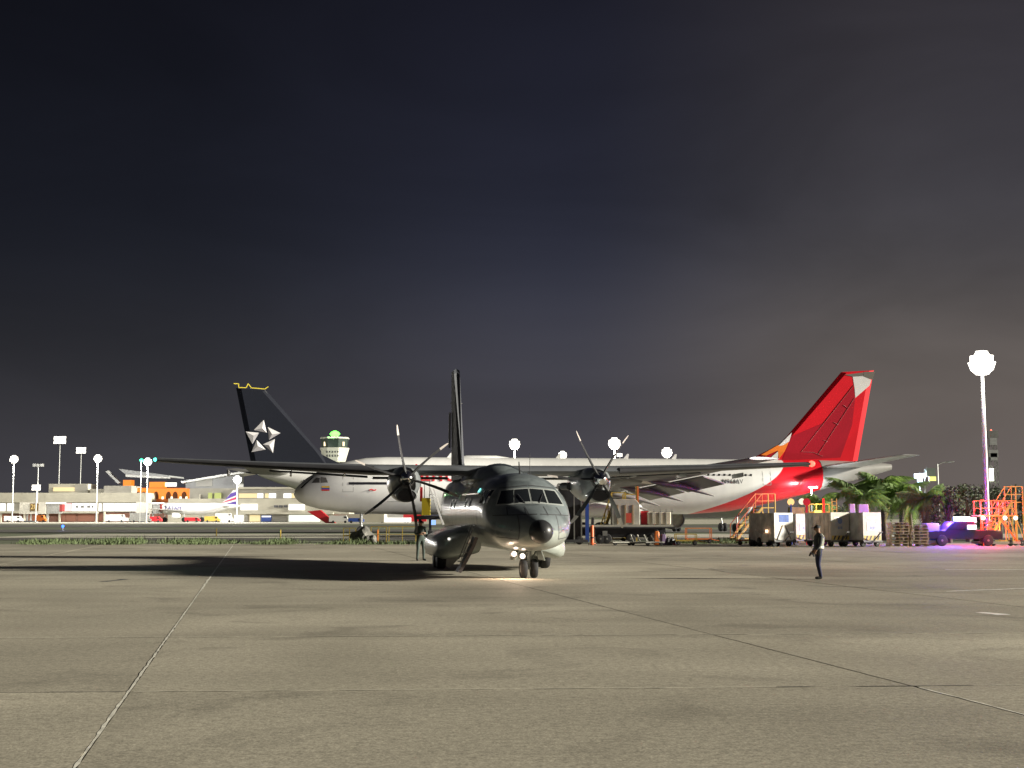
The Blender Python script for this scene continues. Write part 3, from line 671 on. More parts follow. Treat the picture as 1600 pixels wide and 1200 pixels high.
# --- red-tailed airliner, nose to the left
PH = rad(8); n1 = P(459, 772, 130.8)
red = airliner('airliner', 'white airliner with red tail fin, nose to the left behind the military transport', (n1.x, n1.y, 0), math.atan2(-math.sin(PH), -math.cos(PH)), L_RED, FINR, 1, (1,))
DK = mat('window_dark', (.02, .02, .024), .2)
SEAM = mat('panel_seam', (.30, .30, .29), .5)
winm = None
for k in range(66):
    L = 9.2+k*.56
    if abs(L-5) < .8 or abs(L-20.5) < .9 or abs(L-40) < .9: continue
    y = fus_y(L, 6.05)
    me = winm
    if me is None: me = winm = MB().box((0, 0, 0), (.25, .03, .36), Matrix.Rotation(-.38, 3, 'X')).mesh('cabin_window', DK)
    add('cabin_window', me, red, (-L, y+.005, 6.05))
for (L, z0, z1, w) in ((5.2, 4.3, 6.5, 1.0), (20.5, 4.4, 6.5, 1.0), (47.3, 5.1, 6.9, .85)):
    for (a, b) in (((L-w/2, z0), (L-w/2+.05, z1)), ((L+w/2, z0), (L+w/2+.05, z1)), ((L-w/2, z0), (L+w/2, z0+.05)), ((L-w/2, z1), (L+w/2, z1+.05))):
        decal('door_outline', [(a[0], a[1]), (b[0], a[1]), (b[0], b[1]), (a[0], b[1])], SEAM, red, 1, .015, 3)
CWN = mat('cockpit_window_grey', (.10, .095, .09), .35)
decal('cockpit_window', [(1.75, 5.2), (2.5, 5.2), (2.5, 5.7), (2.15, 5.7)], CWN, red, 1); decal('cockpit_window', [(2.6, 5.2), (3.3, 5.22), (3.1, 5.7), (2.6, 5.78)], CWN, red, 1)
for s in (1, -1): decal('windshield', [(.62, 4.72), (.80, 4.70), (1.95, 5.80), (1.75, 5.74)], DK, red, s)
decal('cargo_door_seam', [(9.0, 3.35), (11.2, 3.35), (11.2, 3.41), (9.0, 3.41)], SEAM, red, 1)
decal('dark_strip', [(5.3, 5.02), (9.5, 5.02), (9.5, 5.26), (5.3, 5.26)], DK, red, 1)  # thin dark strip on the forward fuselage side
for z, c in ((4.72, (.70, .42, .03)), (4.56, (.05, .10, .40)), (4.42, (.60, .03, .03))): decal('flag_stripe', [(2.7, z), (3.45, z), (3.45, z+.15), (2.7, z+.15)], mat('flag%d' % int(z*100), c, .4), red, 1, .03)
SIDE_TXT = lambda L, z, y: Matrix.Translation((-L, y, z)) @ Matrix(((-1, 0, 0, 0), (0, 0, 1, 0), (0, 1, 0, 0), (0, 0, 0, 1)))
text('registration', 'N966AV', .62, mat('letter_dark', (.06, .06, .07), .4), red, SIDE_TXT(43.6, 5.45, fus_y(43.6, 5.4)+.04))
text('airline_title', 'avianca', 2.6, RED, red, SIDE_TXT(13.0, 6.15, fus_y(13, 5.4)+.04), .02)
text('title_emblem', '~', 1.2, RED, red, SIDE_TXT(7.6, 4.55, fus_y(7.6, 4.6)+.05), .02)
for L, z in ((15, 7.83), (33, 7.83), (38, 7.83), (26, 7.83)):
    MB().prism([(-L, -.03, z-.05), (-L-.5, -.03, z-.05), (-L-.6, -.03, z+.45), (-L-.4, -.03, z+.45)], (0, .06, 0)).build('blade_antenna', L_WHITE, red)
MB().loft([[Vector((-L, w*math.cos(a), 7.75+h*math.sin(a))) for a in [math.pi*k/8 for k in range(9)]] for L, w, h in ((16, .1, .05), (17, .5, .28), (20, .5, .28), (21.5, .1, .05))]).build('antenna_dome', L_WHITE, red, smooth=True)
def finpanel(name, pts, m, parent, s, T=.22, raise_=.012): return MB().prism([(x, s*(T+.002), z) for x, z in pts], (0, s*raise_, 0)).build(name, m, parent)
def FP(px, py):
    Y = 138.5
    for _ in range(4):
        w_ = P(px, py, Y); L = (w_.x-n1.x)/math.cos(PH); Y = n1.y+L*math.sin(PH)
    return (-L, w_.z)
FTIP = mat('fin_tip_dark', (.13, .12, .10), .4)
FIN_ART = [([(1220, 720), (1236, 682), (1285, 661), (1332, 605), (1335, 622), (1330, 665), (1312, 715)], FIND, .012), ([(1331, 589), (1346, 587), (1360, 594), (1357, 603), (1335, 622), (1334, 607)], L_WHITE, .02),
 ([(1318, 586), (1349, 582), (1346, 588), (1331, 589)], FTIP, .03), ([(1349, 581.5), (1366, 581), (1362, 594), (1347, 588)], FTIP, .034),
 ([(1215, 697), (1236, 676), (1232, 690), (1222, 696)], L_WHITE, .02), ([(1188, 711), (1212, 697), (1232, 689), (1225, 705), (1216, 717), (1214, 704), (1196, 712)], FINO, .016), ([(1178, 719), (1196, 712.5), (1214, 704), (1194, 722)], FIND, .012), ([(1195, 722), (1215, 705), (1214, 722)], L_WHITE, .014)]
for s in (1, -1):
    for pts, m_, r_ in FIN_ART: finpanel('fin_panel', [FP(*q_) for q_ in pts], m_, red, s, raise_=r_)
    for (a, b) in (((1251, 706), (1333, 602)), ((1277, 710), (1334, 622)), ((1251, 706), (1270, 707)), ((1270, 707), (1284, 713)), ((1285, 688), (1292, 690)), ((1301, 660), (1309, 664)), ((1316, 633), (1323, 638))):
        (xa, za), (xb, zb) = FP(*a), FP(*b); MB().bar((xa, s*.245, za), (xb, s*.245, zb), .06, .012).build('fin_rib_line', mat('fin_line', (.62, .30, .30), .4), red)
MB().loft([lring(L, zc, rz+.02, ry+.02) for L, zc, rz, ry in ((53.6, 6.18, 1.57, 1.53), (56, 6.5, 1.2, 1.15), (60, 6.95, .6, .55), (61.6, 7.1, .28, .26))]).build('tail_cone', STABM, red, smooth=True)
# small beam light on the tail
# --- black-tailed airliner behind it, tail to the left
T2 = P(346, 739, 158); th = rad(16); h2 = Vector((math.cos(th), math.sin(th), 0)); n2 = Vector((T2.x, T2.y, 0))+h2*61.5
star = airliner('airliner', 'airliner with black tail fin carrying a white five-point star emblem, left behind the wing', n2, math.atan2(h2.y, h2.x), L_WHITE, FINB, -1, (), True, None, [r for r in LF if r[0] < 44]+[(44, 5.14, 2.66, 2.66), (47, 5.5, 2.28, 2.28), (50, 5.98, 1.78, 1.76), (53, 6.5, 1.2, 1.15), (56, 6.95, .6, .55), (57.2, 7.1, .28, .26)])
MB().loft([[Vector((-L, (r+.03)*math.cos(a), zc+(r+.03)*math.sin(a))) for a in [rad(180+a0+(180-2*a0)*k/10) for k in range(11)]] for L, zc, r, a0 in ((46.2, 5.4, 2.38, 0), (47, 5.5, 2.28, -8), (50, 5.98, 1.77, -8), (52.0, 6.33, 1.39, 0))], cap=False, closed=False).build('tail_band', ST_D if False else FINB, star, smooth=True)
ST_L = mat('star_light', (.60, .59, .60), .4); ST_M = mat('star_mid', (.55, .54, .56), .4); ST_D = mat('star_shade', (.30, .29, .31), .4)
for s in (1, -1):
    cx, cz = -56.75, 11.3
    for k in range(5):
        r_ = rad(-72*k); rot = lambda u, v: (u*math.cos(r_)-v*math.sin(r_), u*math.sin(r_)+v*math.cos(r_))
        tri = [rot(*q_) for q_ in ((.06, 2.16), (-1.09, .92), (.44, .63))]
        pts = [Vector((cx+u, s*.24, cz+v)) for u, v in tri]; mu, mv = rot(-.10, 1.15); ctr = Vector((cx+mu, s*.40, cz+mv))
        st = MB(); vv = [st.bm.verts.new(p) for p in pts]; cv = st.bm.verts.new(ctr)
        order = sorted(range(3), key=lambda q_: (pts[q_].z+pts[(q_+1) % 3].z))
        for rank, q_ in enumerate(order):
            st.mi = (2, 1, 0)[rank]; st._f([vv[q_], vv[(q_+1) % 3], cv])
        st.build('star_facet', [ST_L, ST_M, ST_D], star)
YELT = mat('yellow_lit_edge', (.75, .62, .06), .4)
mb = MB(); top = [(-60.3, 17.75), (-59.7, 17.75), (-59.7, 17.3), (-58.8, 17.3), (-58.6, 17.8), (-58.2, 17.3), (-56.6, 17.2), (-56.2, 17.5)]
for a, b in zip(top[:-1], top[1:]): mb.bar((a[0], 0, a[1]), (b[0], 0, b[1]), .10)
mb.build('fin_tip_lit_edge', YELT, star)  # yellow light along the fin top, put in as coloured bars
MB().bar((-56.6, 0, 17.0), (-51.3, 0, 10.0), .14, .10).build('fin_leading_edge', STEEL, star)
decal('cabin_door', [(47.6, 5.5), (48.4, 5.5), (48.4, 7.0), (47.6, 7.0)], DK, star, -1)
# --- third airliner: only its front part, engine and wing root show below the red tail
n3 = P(1172, 800, 163); h3 = Vector((math.cos(rad(-70)), math.sin(rad(-70)), 0))
far3 = thing('airliner', 'white airliner partly hidden below the red tail, round engine intake facing us', 'airliner', (n3.x, n3.y, 0), math.atan2(h3.y, h3.x))
MB().loft([[Vector((-L, r*math.cos(2*math.pi*k/24), zc+r*math.sin(2*math.pi*k/24))) for k in range(24)] for L, zc, r in ((0, 3.2, .05), (.4, 3.25, .6), (1.5, 3.4, 1.2), (3.5, 3.6, 1.75), (6, 3.7, 1.97), (22, 3.7, 1.97))]).build('fuselage', L_WHITE, far3, smooth=True)
MB().loft([foil(xl, ch, -y, z, t, 9) for y, xl, ch, z, t in ((1.6, -11.5, 6.2, 2.7, .7), (6.4, -14.2, 3.8, 3.2, .4), (11, -17, 2.6, 3.7, .25))]).build('wing', ALU, far3, smooth=True)
en = Vector((-8.4, -5.7, 0))
e3 = MB().loft([[Vector((en.x-x, en.y+r*math.cos(2*math.pi*k/24), 1.62+r*math.sin(2*math.pi*k/24))) for k in range(24)] for x, r in ((.3, .98), (.05, 1.06), (0, 1.13), (.15, 1.22), (1.2, 1.30), (2.8, 1.2), (3.8, .9))], cap=False).build('engine', mat('engine_cowl_brown', (.24, .18, .12), .4, .2), far3, smooth=True)
MB().revolve([(en.x+.01, 1.0), (en.x+.08, 1.09), (en.x+.02, 1.17), (en.x-.25, 1.235)], 24, (0, en.y, 1.62), cap=False).build('intake_lip', L_WHITE, e3, smooth=True)
MB().revolve([(en.x-.12, .02), (en.x-.16, .6), (en.x-.2, 1.03)], 24, (0, en.y, 1.62)).build('intake_cover', mat('intake_cover', (.62, .58, .44), .6, var=.2, vscale=2), e3, smooth=True)
MB().bar((en.x-1.5, en.y, 2.7), (en.x-5, en.y+.2, 3.1), .3, .6).build('pylon', ALU, e3)
for dx, y in ((-13, -3.4), (-13, 3.4), (-3.2, 0)):
    for dy in (-.3, .3): MB().revolve([(-.15, .3), (-.15, .5), (-.1, .56), (.1, .56), (.15, .5), (.15, .3)], 16, (dx, y+dy, .56), 'y').build('wheel', RUB, far3, smooth=True)
    MB().tube([(dx, y, .5), (dx, y*.9, 2.3)], .1, 8).build('gear_leg', STEEL, far3)

# ================================================================ LIGHT MASTS
def mast(px, py, Y, label, head=1.6, watts=0, col=(1, .96, .88), m=None, pole_r=.16, style='ring', py_base=None, group='floodlight masts'):
    t = P(px, py, Y); h = t.z; k = head
    o = thing('light_mast', label, 'light mast', (t.x, t.y, -.03), 0, group)
    MB().tube([(0, 0, 0), (0, 0, h*.5), (0, 0, h+.2)], [pole_r*1.5, pole_r*1.2, pole_r*.8], 10).build('pole', STEEL, o, smooth=True)
    MB().box((0, 0, .15), (pole_r*5, pole_r*5, .3)).build('pole_base', mat('footing', (.4, .39, .35), .8), o)
    mm = m or LAMP
    if style == 'ring':
        MB().revolve([(h-.1*k, .55*k), (h+.0*k, .60*k), (h+.06*k, .55*k)], 16, axis='z', cap=False).build('head_ring', STEEL, o)
        mb = MB()
        for a in (0, 60, 120): mb.bar((-.55*k*math.cos(rad(a)), -.55*k*math.sin(rad(a)), h-.02), (.55*k*math.cos(rad(a)), .55*k*math.sin(rad(a)), h-.02), .06*k)
        mb.build('head_arm', STEEL, o)
        for tier, (nn, rr_, dz, el) in enumerate(((5, .22, .46, -35), (8, .44, .24, 0), (8, .47, -.04, 20), (6, .30, -.30, 50))):
            for q_ in range(nn):
                a = 2*math.pi*q_/nn+.2+tier*.3; c = Vector((rr_*k*math.cos(a), rr_*k*math.sin(a), h+dz*k))
                M_ = Matrix.Rotation(a, 3, 'Z') @ Matrix.Rotation(rad(el), 3, 'Y')
                f = MB().box(c, (.16*k, .30*k, .30*k), M_).build('floodlight', DGREY, o)
                MB().box(c+M_ @ Vector((.10*k, 0, 0)), (.04*k, .42*k, .40*k), M_).build('lens', mm, f)
    elif style == 'dark':
        for dx in (-.5, .0, .5):
            MB().box((dx*k, -.1, h+.1*abs(dx)), (.42*k, .3*k, .38*k)).build('floodlight', STEEL, o)
    else:
        mb = MB(); mb.bar((-.6*k, 0, h), (.6*k, 0, h), .08*k); mb.build('head_arm', STEEL, o)
        for r_ in range(2):
            for q_ in (-.5, 0, .5):
                c = Vector((q_*k, -.05, h+.25*k-.5*k*r_)); M_ = Matrix.Rotation(rad(-20), 3, 'X')
                f = MB().box(c, (.42*k, .2*k, .4*k), M_).build('floodlight', DGREY, o)
                MB().box(c+M_ @ Vector((0, -.11*k, 0)), (.44*k, .03*k, .40*k), M_).build('lens', mm, f)
    if watts: lamp('flood_lamp', o, (0, -.2*k-.9*k, h-1.0*k), watts, col, .5*k)
    return o
mr = mast(1534, 569, 98, 'tall floodlight mast at the far right, the brightest lamp', 1.45, 900, (1, .95, .86), pole_r=.14, group=None)
mz = P(1534, 569, 98).z; lamp('nose_fill_spot', mr, (-1.6, .6, mz-.6), 52000, (1, .96, .88), .5, spot=38, aim=Vector((-17, 130, 4.5))-Vector((P(1534, 569, 98).x, 98, mz)))  # added narrow spot, brightens the white airliner's forward fuselage
mr.children[-1].data.spot_blend = 1.0
mast(22, 718, 440, 'leftmost floodlight mast in front of the terminal', 2.0, 15000, group='terminal masts')
mast(94, 688, 520, 'tallest floodlight mast on the left, behind the terminal roof', 3.2, 0, style='panel', group='terminal masts')
mast(127, 704, 530, 'slender floodlight mast behind the terminal roof box', 2.6, 0, style='panel', group='terminal masts')
mast(153, 717, 440, 'floodlight mast right of the terminal roof box', 2.0, 15000, group='terminal masts')
mast(231, 722, 440, 'floodlight mast beside the small green light, before the orange hall', 2.0, 15000, (1, .97, .93), LAMPC, group='terminal masts')
mast(371, 750, 430, 'floodlight mast over the tail of the small far airliner', 2.0, 15000, (1, .97, .95), LAMPC, group='terminal masts')
mast(60, 727, 470, 'unlit mast with grey floodlights behind the terminal edge', 2.6, 0, style='dark', group='terminal masts')
mast(57, 762, 430, 'short bright lamp post at the terminal parapet', 1.9, 0, style='panel', group='terminal masts')
mast(804, 695, 250, 'bright floodlight mast rising above the cockpit of the transport', 1.6, 5000, group='rear masts')
mast(879, 712, 300, 'small dim floodlight mast right of the cockpit roof', 1.5, 0, group='rear masts')
mast(960, 694, 240, 'bright floodlight mast between the upper blades of the right propeller', 1.7, 5000, group='rear masts')
mast(1042, 708, 260, 'floodlight mast right of the right propeller above the wing', 1.6, 0, group='rear masts')
mast(968, 711, 330, 'tiny lamp post just right of the right propeller', .9, 0, style='panel', group='rear masts')
# small green beacon beside a mast
gb = P(221, 719, 441)
gbo = thing('beacon', 'small green beacon left of a floodlight mast by the orange hall', 'beacon', (gb.x, gb.y, 0))
MB().tube([(0, 0, 0), (0, 0, gb.z)], .12, 8).build('pole', STEEL, gbo); MB().revolve([(gb.z-.6, .2), (gb.z, .75), (gb.z+.6, .2)], 10, axis='z').build('lamp', glow('green_lamp', (.05, .9, .4), 1.2), gbo, smooth=True)
# ================================================================ CONTROL TOWER
ty = 520; tp = P(523, 700, ty); tower = thing('control_tower', 'pale control tower with a bright green light on top', 'control tower', (tp.x, ty, 0))
def oct(r, z, n=8): return [Vector((r*math.cos(2*math.pi*(k+.5)/n), r*math.sin(2*math.pi*(k+.5)/n), z)) for k in range(n)]
CONC = mat('pale_concrete', (.50, .50, .44), .8, var=.1, vscale=.3)
z1, z2, z3 = ZZ(722, ty), ZZ(700, ty), ZZ(686, ty)
MB().loft([oct(2.6, 0), oct(2.4, z1)]).build('shaft', CONC, tower)
MB().loft([oct(4.3, z1), oct(5.9, z2)]).build('cab_base', CONC, tower)
MB().loft([oct(5.2, z2+.003), oct(5.6, z3)]).build('cab_glass', mat('tower_glass', (.03, .05, .04), .1), tower)
MB().loft([oct(5.9, z3), oct(5.7, z3+.6)]).build('cab_roof', CONC, tower)
MB().tube([(0, 0, z3), (0, 0, ZZ(680, ty))], .25, 8).build('beacon_post', STEEL, tower)
MB().revolve([(ZZ(684, ty), .5), (ZZ(681, ty), 1.5), (ZZ(678, ty), 2.1), (ZZ(675, ty), 1.5), (ZZ(673, ty), .5)], 14, axis='z').build('beacon', glow('tower_green', (.16, .9, .10), 1.6), tower, smooth=True)
lamp('beacon_lamp', tower, (0, -5, ZZ(672, ty)), 4000, (.35, 1, .3), 1)
for k, dx in enumerate((-3.4, 3.9)): MB().box((dx, -3.6, z2+1.4), (.7, .5, 1.6)).build('cab_lamp', glow('tower_lamp', (1, .8, .5), .9), tower)
rr = random.Random(4)
for row in range(2):
    for k in range(5): MB().box((-2.3+k*1.05, -5.0-.25*(1-row), ZZ(707+row*6, ty)), (.55, .1, rr.uniform(.6, .9)), Matrix.Rotation(-.25, 3, 'X')).build('wall_mark', DGREY, tower)
lamp('tower_wall_lamp', tower, (0, -16, z1), 1500, (.95, 1, .85), .8)
# ================================================================ TERMINAL
TY = 480
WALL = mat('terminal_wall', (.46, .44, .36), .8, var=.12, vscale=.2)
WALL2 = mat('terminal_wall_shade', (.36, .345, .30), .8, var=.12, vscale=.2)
LITW = glow('lit_glazing', (1, .97, .90), .85)
LITY = glow('lit_warm', (1, .80, .42), .45)
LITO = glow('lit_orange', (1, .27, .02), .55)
LITR = glow('lit_brick', (.75, .32, .20), .12)
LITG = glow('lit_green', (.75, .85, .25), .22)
ROOF = mat('metal_roof', (.30, .31, .32), .5, .2, var=.15, vscale=.2)
def R(o, name, px0, py0, px1, py1, Yf, depth, m, parent=None):
    # box whose front face fills the pixel rectangle at distance Yf
    x0, x1 = P(px0, py1, Yf).x, P(px1, py1, Yf).x; z0, z1 = max(ZZ(py1, Yf), 0), ZZ(py0, Yf)
    l = o.location
    return MB().box2((x0-l.x, Yf-l.y, z0-l.z), (x1-l.x, Yf+depth-l.y, z1-l.z)).build(name, m, parent or o)
term = thing('terminal_building', 'long low pale terminal with bright lit glazing and roof boxes, far left', 'building', (XX(90, TY), TY, 0))
R(term, 'parapet_wall', -260, 770, 228, 785, TY, 14, WALL)
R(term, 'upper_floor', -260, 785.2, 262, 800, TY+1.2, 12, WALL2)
R(term, 'ground_floor', -260, 800.2, 262, 816, TY+2.4, 10, mat('shop_brick', (.30, .15, .11), .8, var=.3, vscale=.4))
R(term, 'floor_slab', -260, 799, 150, 802, TY-.4, 3, WALL)
rr = random.Random(11)
for x0, x1, m in ((0, 8, LITW), (11, 21, LITW), (97, 111, glow('lit_pink', (1, .55, .55), .7)), (112, 149, LITW), (154, 158, LITW), (161, 214, LITW), (222, 262, LITW), (-60, -8, LITW)):
    g_ = R(term, 'window', x0, 786.5, x1, 798.5, TY+1.0, .15, m)
    n_ = max(1, int((x1-x0)/8))
    for k in range(1, n_): R(term, 'mullion', x0+(x1-x0)*k/n_-.25, 786.6, x0+(x1-x0)*k/n_+.25, 798.4, TY+.8, .15, MGREY, None)
for k, (a, b) in enumerate(((118, 122), (126, 131), (136, 141), (143, 146))): R(term, 'window_lettering', a, 790, b, 793.5, TY+.75, .12, MGREY)
for x0, x1, m in ((44, 62, LITR), (93, 102, LITR), (103, 118, LITR), (122, 148, LITR), (155, 160, LITR), (163, 186, LITR), (2, 14, LITR)): R(term, 'shopfront', x0, 804, x1, 814.5, TY+2.2, .15, m)
for x in (-30, 0, 37, 73, 92, 151, 162): R(term, 'column', x-1, 800, x+1.2, 816, TY-.2, 1, WALL)
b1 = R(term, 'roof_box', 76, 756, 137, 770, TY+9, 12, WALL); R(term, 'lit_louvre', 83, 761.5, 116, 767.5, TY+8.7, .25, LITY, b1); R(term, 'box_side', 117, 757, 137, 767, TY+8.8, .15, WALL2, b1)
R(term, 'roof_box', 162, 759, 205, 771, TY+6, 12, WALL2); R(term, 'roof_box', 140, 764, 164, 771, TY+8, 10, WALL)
R(term, 'roof_unit', 185, 770.5, 210, 774, TY+.5, 3, WALL)
# orange-lit hall behind with arches
hall = thing('hall', 'orange lit hall with dark arches and a slanted metal roof above the terminal', 'building', (XX(250, 490), 492, 0))
R(hall, 'hall_wall', 200, 762, 300, 814, 494, 16, mat('hall_orange_wall', (.45, .14, .03), .8))
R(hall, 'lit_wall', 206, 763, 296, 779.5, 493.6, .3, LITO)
for x in (215, 223.5, 243, 262.5, 273, 287):
    x0 = XX(x-4, 493.3); x1 = XX(x+4, 493.3); z0 = ZZ(780, 493.3); z1 = ZZ(768, 493.3); cx = (x0+x1)/2
    pts = [(x0, z0), (x1, z0)]+[(cx+(x1-x0)/2*math.cos(math.pi*k/8), z0+(z1-z0)*(.35+.65*math.sin(math.pi*k/8))) for k in range(9)]
    MB().prism([(px-hall.location.x, 493.2-492, pz) for px, pz in pts], (0, .25, 0)).build('arch', mat('arch_dark', (.16, .05, .015), .8), hall)
for x in (212, 232, 254, 268, 282, 291): R(hall, 'hall_lamp', x-1.4, 776, x+1.4, 780, 492.9, .3, glow('hall_lamp', (1, .85, .6), 1.2))
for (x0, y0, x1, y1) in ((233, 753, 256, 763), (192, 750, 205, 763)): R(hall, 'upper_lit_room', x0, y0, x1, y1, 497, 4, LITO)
R(hall, 'lit_clerestory', 258, 754, 275, 760, 496, 1, LITW)
def slope(o, name, pts, depth, m):
    l = o.location
    return MB().prism([(P(x, y, Yq).x-l.x, Yq-l.y, P(x, y, Yq).z) for x, y, Yq in pts], (0, depth, .0)).build(name, m, o)
slope(hall, 'slanted_roof', [(185, 732.5, 492), (196, 741, 492), (265, 745.5, 492), (264, 743, 492)], 22, ROOF)
slope(hall, 'roof_fascia', [(196, 741.2, 491), (265, 745.7, 491), (265, 748, 491), (196, 745, 491)], 1.0, STEEL)
slope(hall, 'roof_strut', [(165, 737, 498), (168, 735, 498), (188, 754, 498), (184, 756, 498)], 2, STEEL)
# right-hand block
blk = thing('terminal_annex', 'pale two-storey annex with lit upper windows left of the white airliner nose', 'building', (XX(430, 470), 478, 0))
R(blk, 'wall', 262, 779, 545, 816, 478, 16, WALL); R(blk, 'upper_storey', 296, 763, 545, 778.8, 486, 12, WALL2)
R(blk, 'roof_edge', 370, 761, 545, 764, 484, 14, WALL)
slope(blk, 'sloping_roof', [(282, 752, 488), (385, 735, 488), (420, 738, 488), (420, 742, 488), (385, 738.5, 488), (284, 755, 488)], 20, STEEL)
slope(blk, 'gable_wall', [(290, 754, 490), (372, 741, 490), (372, 763, 490), (290, 763, 490)], 10, ROOF)
R(blk, 'gable_panel', 306, 747, 331, 760, 489.5, .4, mat('gable_panel', (.42, .42, .40), .6))
for x0, x1, m in ((373, 401, LITY), (402, 411, LITW), (414, 419, LITY), (420, 431, LITW), (443, 455, LITW), (456, 470, LITY), (480, 500, LITW)): R(blk, 'window', x0, 771, x1, 778, 485.7, .3, m)
R(blk, 'planter_lights', 300, 772, 312, 780, 484, 1, WALL2)
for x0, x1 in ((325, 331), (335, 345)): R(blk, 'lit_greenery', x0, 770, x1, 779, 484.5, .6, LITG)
for x0, x1, y0, y1, m in ((376, 402, 787.5, 797, LITW), (451, 476, 788, 797, LITW), (428, 434, 789.5, 793, DGREY), (435.5, 441.5, 789.5, 793, DGREY), (443, 449, 789.5, 793, DGREY)): R(blk, 'window', x0, y0, x1, y1, 477.7, .3, m)
R(blk, 'canopy', 380, 801, 520, 803.5, 475, 3, WALL)
for x0, x1, m in ((344, 361, LITW), (366, 380, LITW), (383, 387, WALL2), (390, 406, LITY), (408, 424, BLUE), (426, 448, WALL2), (451, 500, glow('lit_door', (.95, 1, .9), .6))): R(blk, 'door', x0, 805, x1, 815, 477.6, .3, m)
R(blk, 'door_lamp', 409, 806, 423, 808, 477.3, .2, LITW)
# jet bridges
def bridge(px0, px1, label, sign):
    Yb = 455; o = thing('jet_bridge', label, 'jet bridge', (XX(px0, Yb), Yb, 0), 0, 'jet bridges')
    w = px1-px0
    R(o, 'tunnel', px0, 785, px0+w*.62, 803, Yb, 3.4, WALL2); R(o, 'cab', px0+w*.64, 786, px0+w*.93, 802.5, Yb+.3, 3.4, MGREY)
    R(o, 'tunnel_roof', px0+w*.62, 785, px1, 787.5, Yb-.2, 4, WHITE)
    R(o, 'cab_bellows', px0+w*.93, 785, px1, 799, Yb+.5, 2.6, mat('bellows_red', (.20, .02, .02), .7))
    for u in (.18, .26, .66): R(o, 'support_column', px0+w*u-1, 800, px0+w*u+1.2, 816.2, Yb+1, .5, STEEL)
    R(o, 'bogie', px0+w*.1, 813.5, px0+w*.34, 816.3, Yb+.6, 1.2, DGREY)
    if sign:
        s_ = R(o, 'gate_sign', px0+w*.25, 786.5, px0+w*.44, 798, Yb-.3, .2, mat('sign_black', (.10, .06, .02), .5))
        text('gate_number', sign, 2.3, glow('sign_amber', (.85, .6, .2), .35), s_, Matrix.Translation((XX(px0+w*.345, Yb)-o.location.x, -.36, ZZ(792.3, Yb))) @ FRONT, .02)
    return o
bridge(30, 97, 'jet bridge with a dark gate number sign at the left of the terminal', '20')
bridge(212, 252, 'short jet bridge beside the small white airliner', None)
# small parked airliner at the terminal
LY = 462
latam = thing('airliner', 'small far white airliner with purple and red striped tail at the terminal', 'airliner', (XX(255, LY), LY, 0), rad(0))
lx = lambda px: XX(px, LY)-latam.location.x
def lz(py): return ZZ(py, LY)
FS = [(252, 795, .1), (254, 795, 1.2), (258, 795, 1.9), (264, 795, 2.05), (322, 795, 2.05), (335, 793.7, 1.9), (350, 792.2, 1.25), (365, 791, .7), (376, 790.5, .25)]
MB().loft([[Vector((lx(px), r*math.cos(2*math.pi*k/20), lz(pz)+r*math.sin(2*math.pi*k/20))) for k in range(20)] for px, pz, r in FS]).build('fuselage', L_WHITE, latam, smooth=True)
f_ = [(341, 793), (364, 765.5), (371, 765.5), (369, 792)]
MB().prism([(lx(a), -.15, lz(b)) for a, b in f_], (0, .3, 0)).build('fin', L_WHITE, latam)
PUR = mat('tail_purple', (.09, .05, .30), .4); CRM = mat('tail_crimson', (.55, .04, .12), .4)
for pts, m in (([(351, 781.5), (360, 771), (371, 767), (370.5, 773)], PUR), ([(346, 786), (352, 783), (370, 776), (370, 780)], CRM), ([(342, 792), (344, 789.5), (369, 783), (369, 789)], PUR)): MB().prism([(lx(a), -.19, lz(b)) for a, b in pts], (0, .03, 0)).build('tail_stripe', m, latam)
MB().loft([foil(lx(289)*1+0, 5.5, -1.5, lz(798.5), .6, 7), foil(lx(289)-9, 1.6, -15, lz(795), .2, 7)]).build('wing', ALU, latam, smooth=True)
MB().prism([(lx(272), -15.2, lz(796)), (lx(271.4), -15.5, lz(790)), (lx(273.5), -15.5, lz(790)), (lx(276), -15.2, lz(795.5))], (0, .2, 0)).build('winglet', L_WHITE, latam)
MB().loft([foil(lx(357), 3, -.5, lz(791.5), .3, 7), foil(lx(366), 1.2, -6, lz(790.5), .15, 7)]).build('tailplane', L_WHITE, latam, smooth=True)
MB().revolve([(lx(276), .9), (lx(277), 1.1), (lx(284), 1.0), (lx(288), .6)], 16, (0, -5.8, lz(806))).build('engine', L_WHITE, latam, smooth=True)
for px, y in ((258, 0), (292, -3.5), (312, 3.5)): MB().revolve([(-.4, .5), (-.3, .85), (.3, .85), (.4, .5)], 14, (lx(px), y, .85), 'y').build('wheel', RUB, latam); MB().bar((lx(px), y, .8), (lx(px), y, 3), .3).build('gear_leg', STEEL, latam)
text('airline_title', 'LATAM', 1.7, mat('title_purple', (.06, .05, .25), .5), latam, Matrix.Translation((lx(273), -2.12, lz(794.3))) @ FRONT, .02)
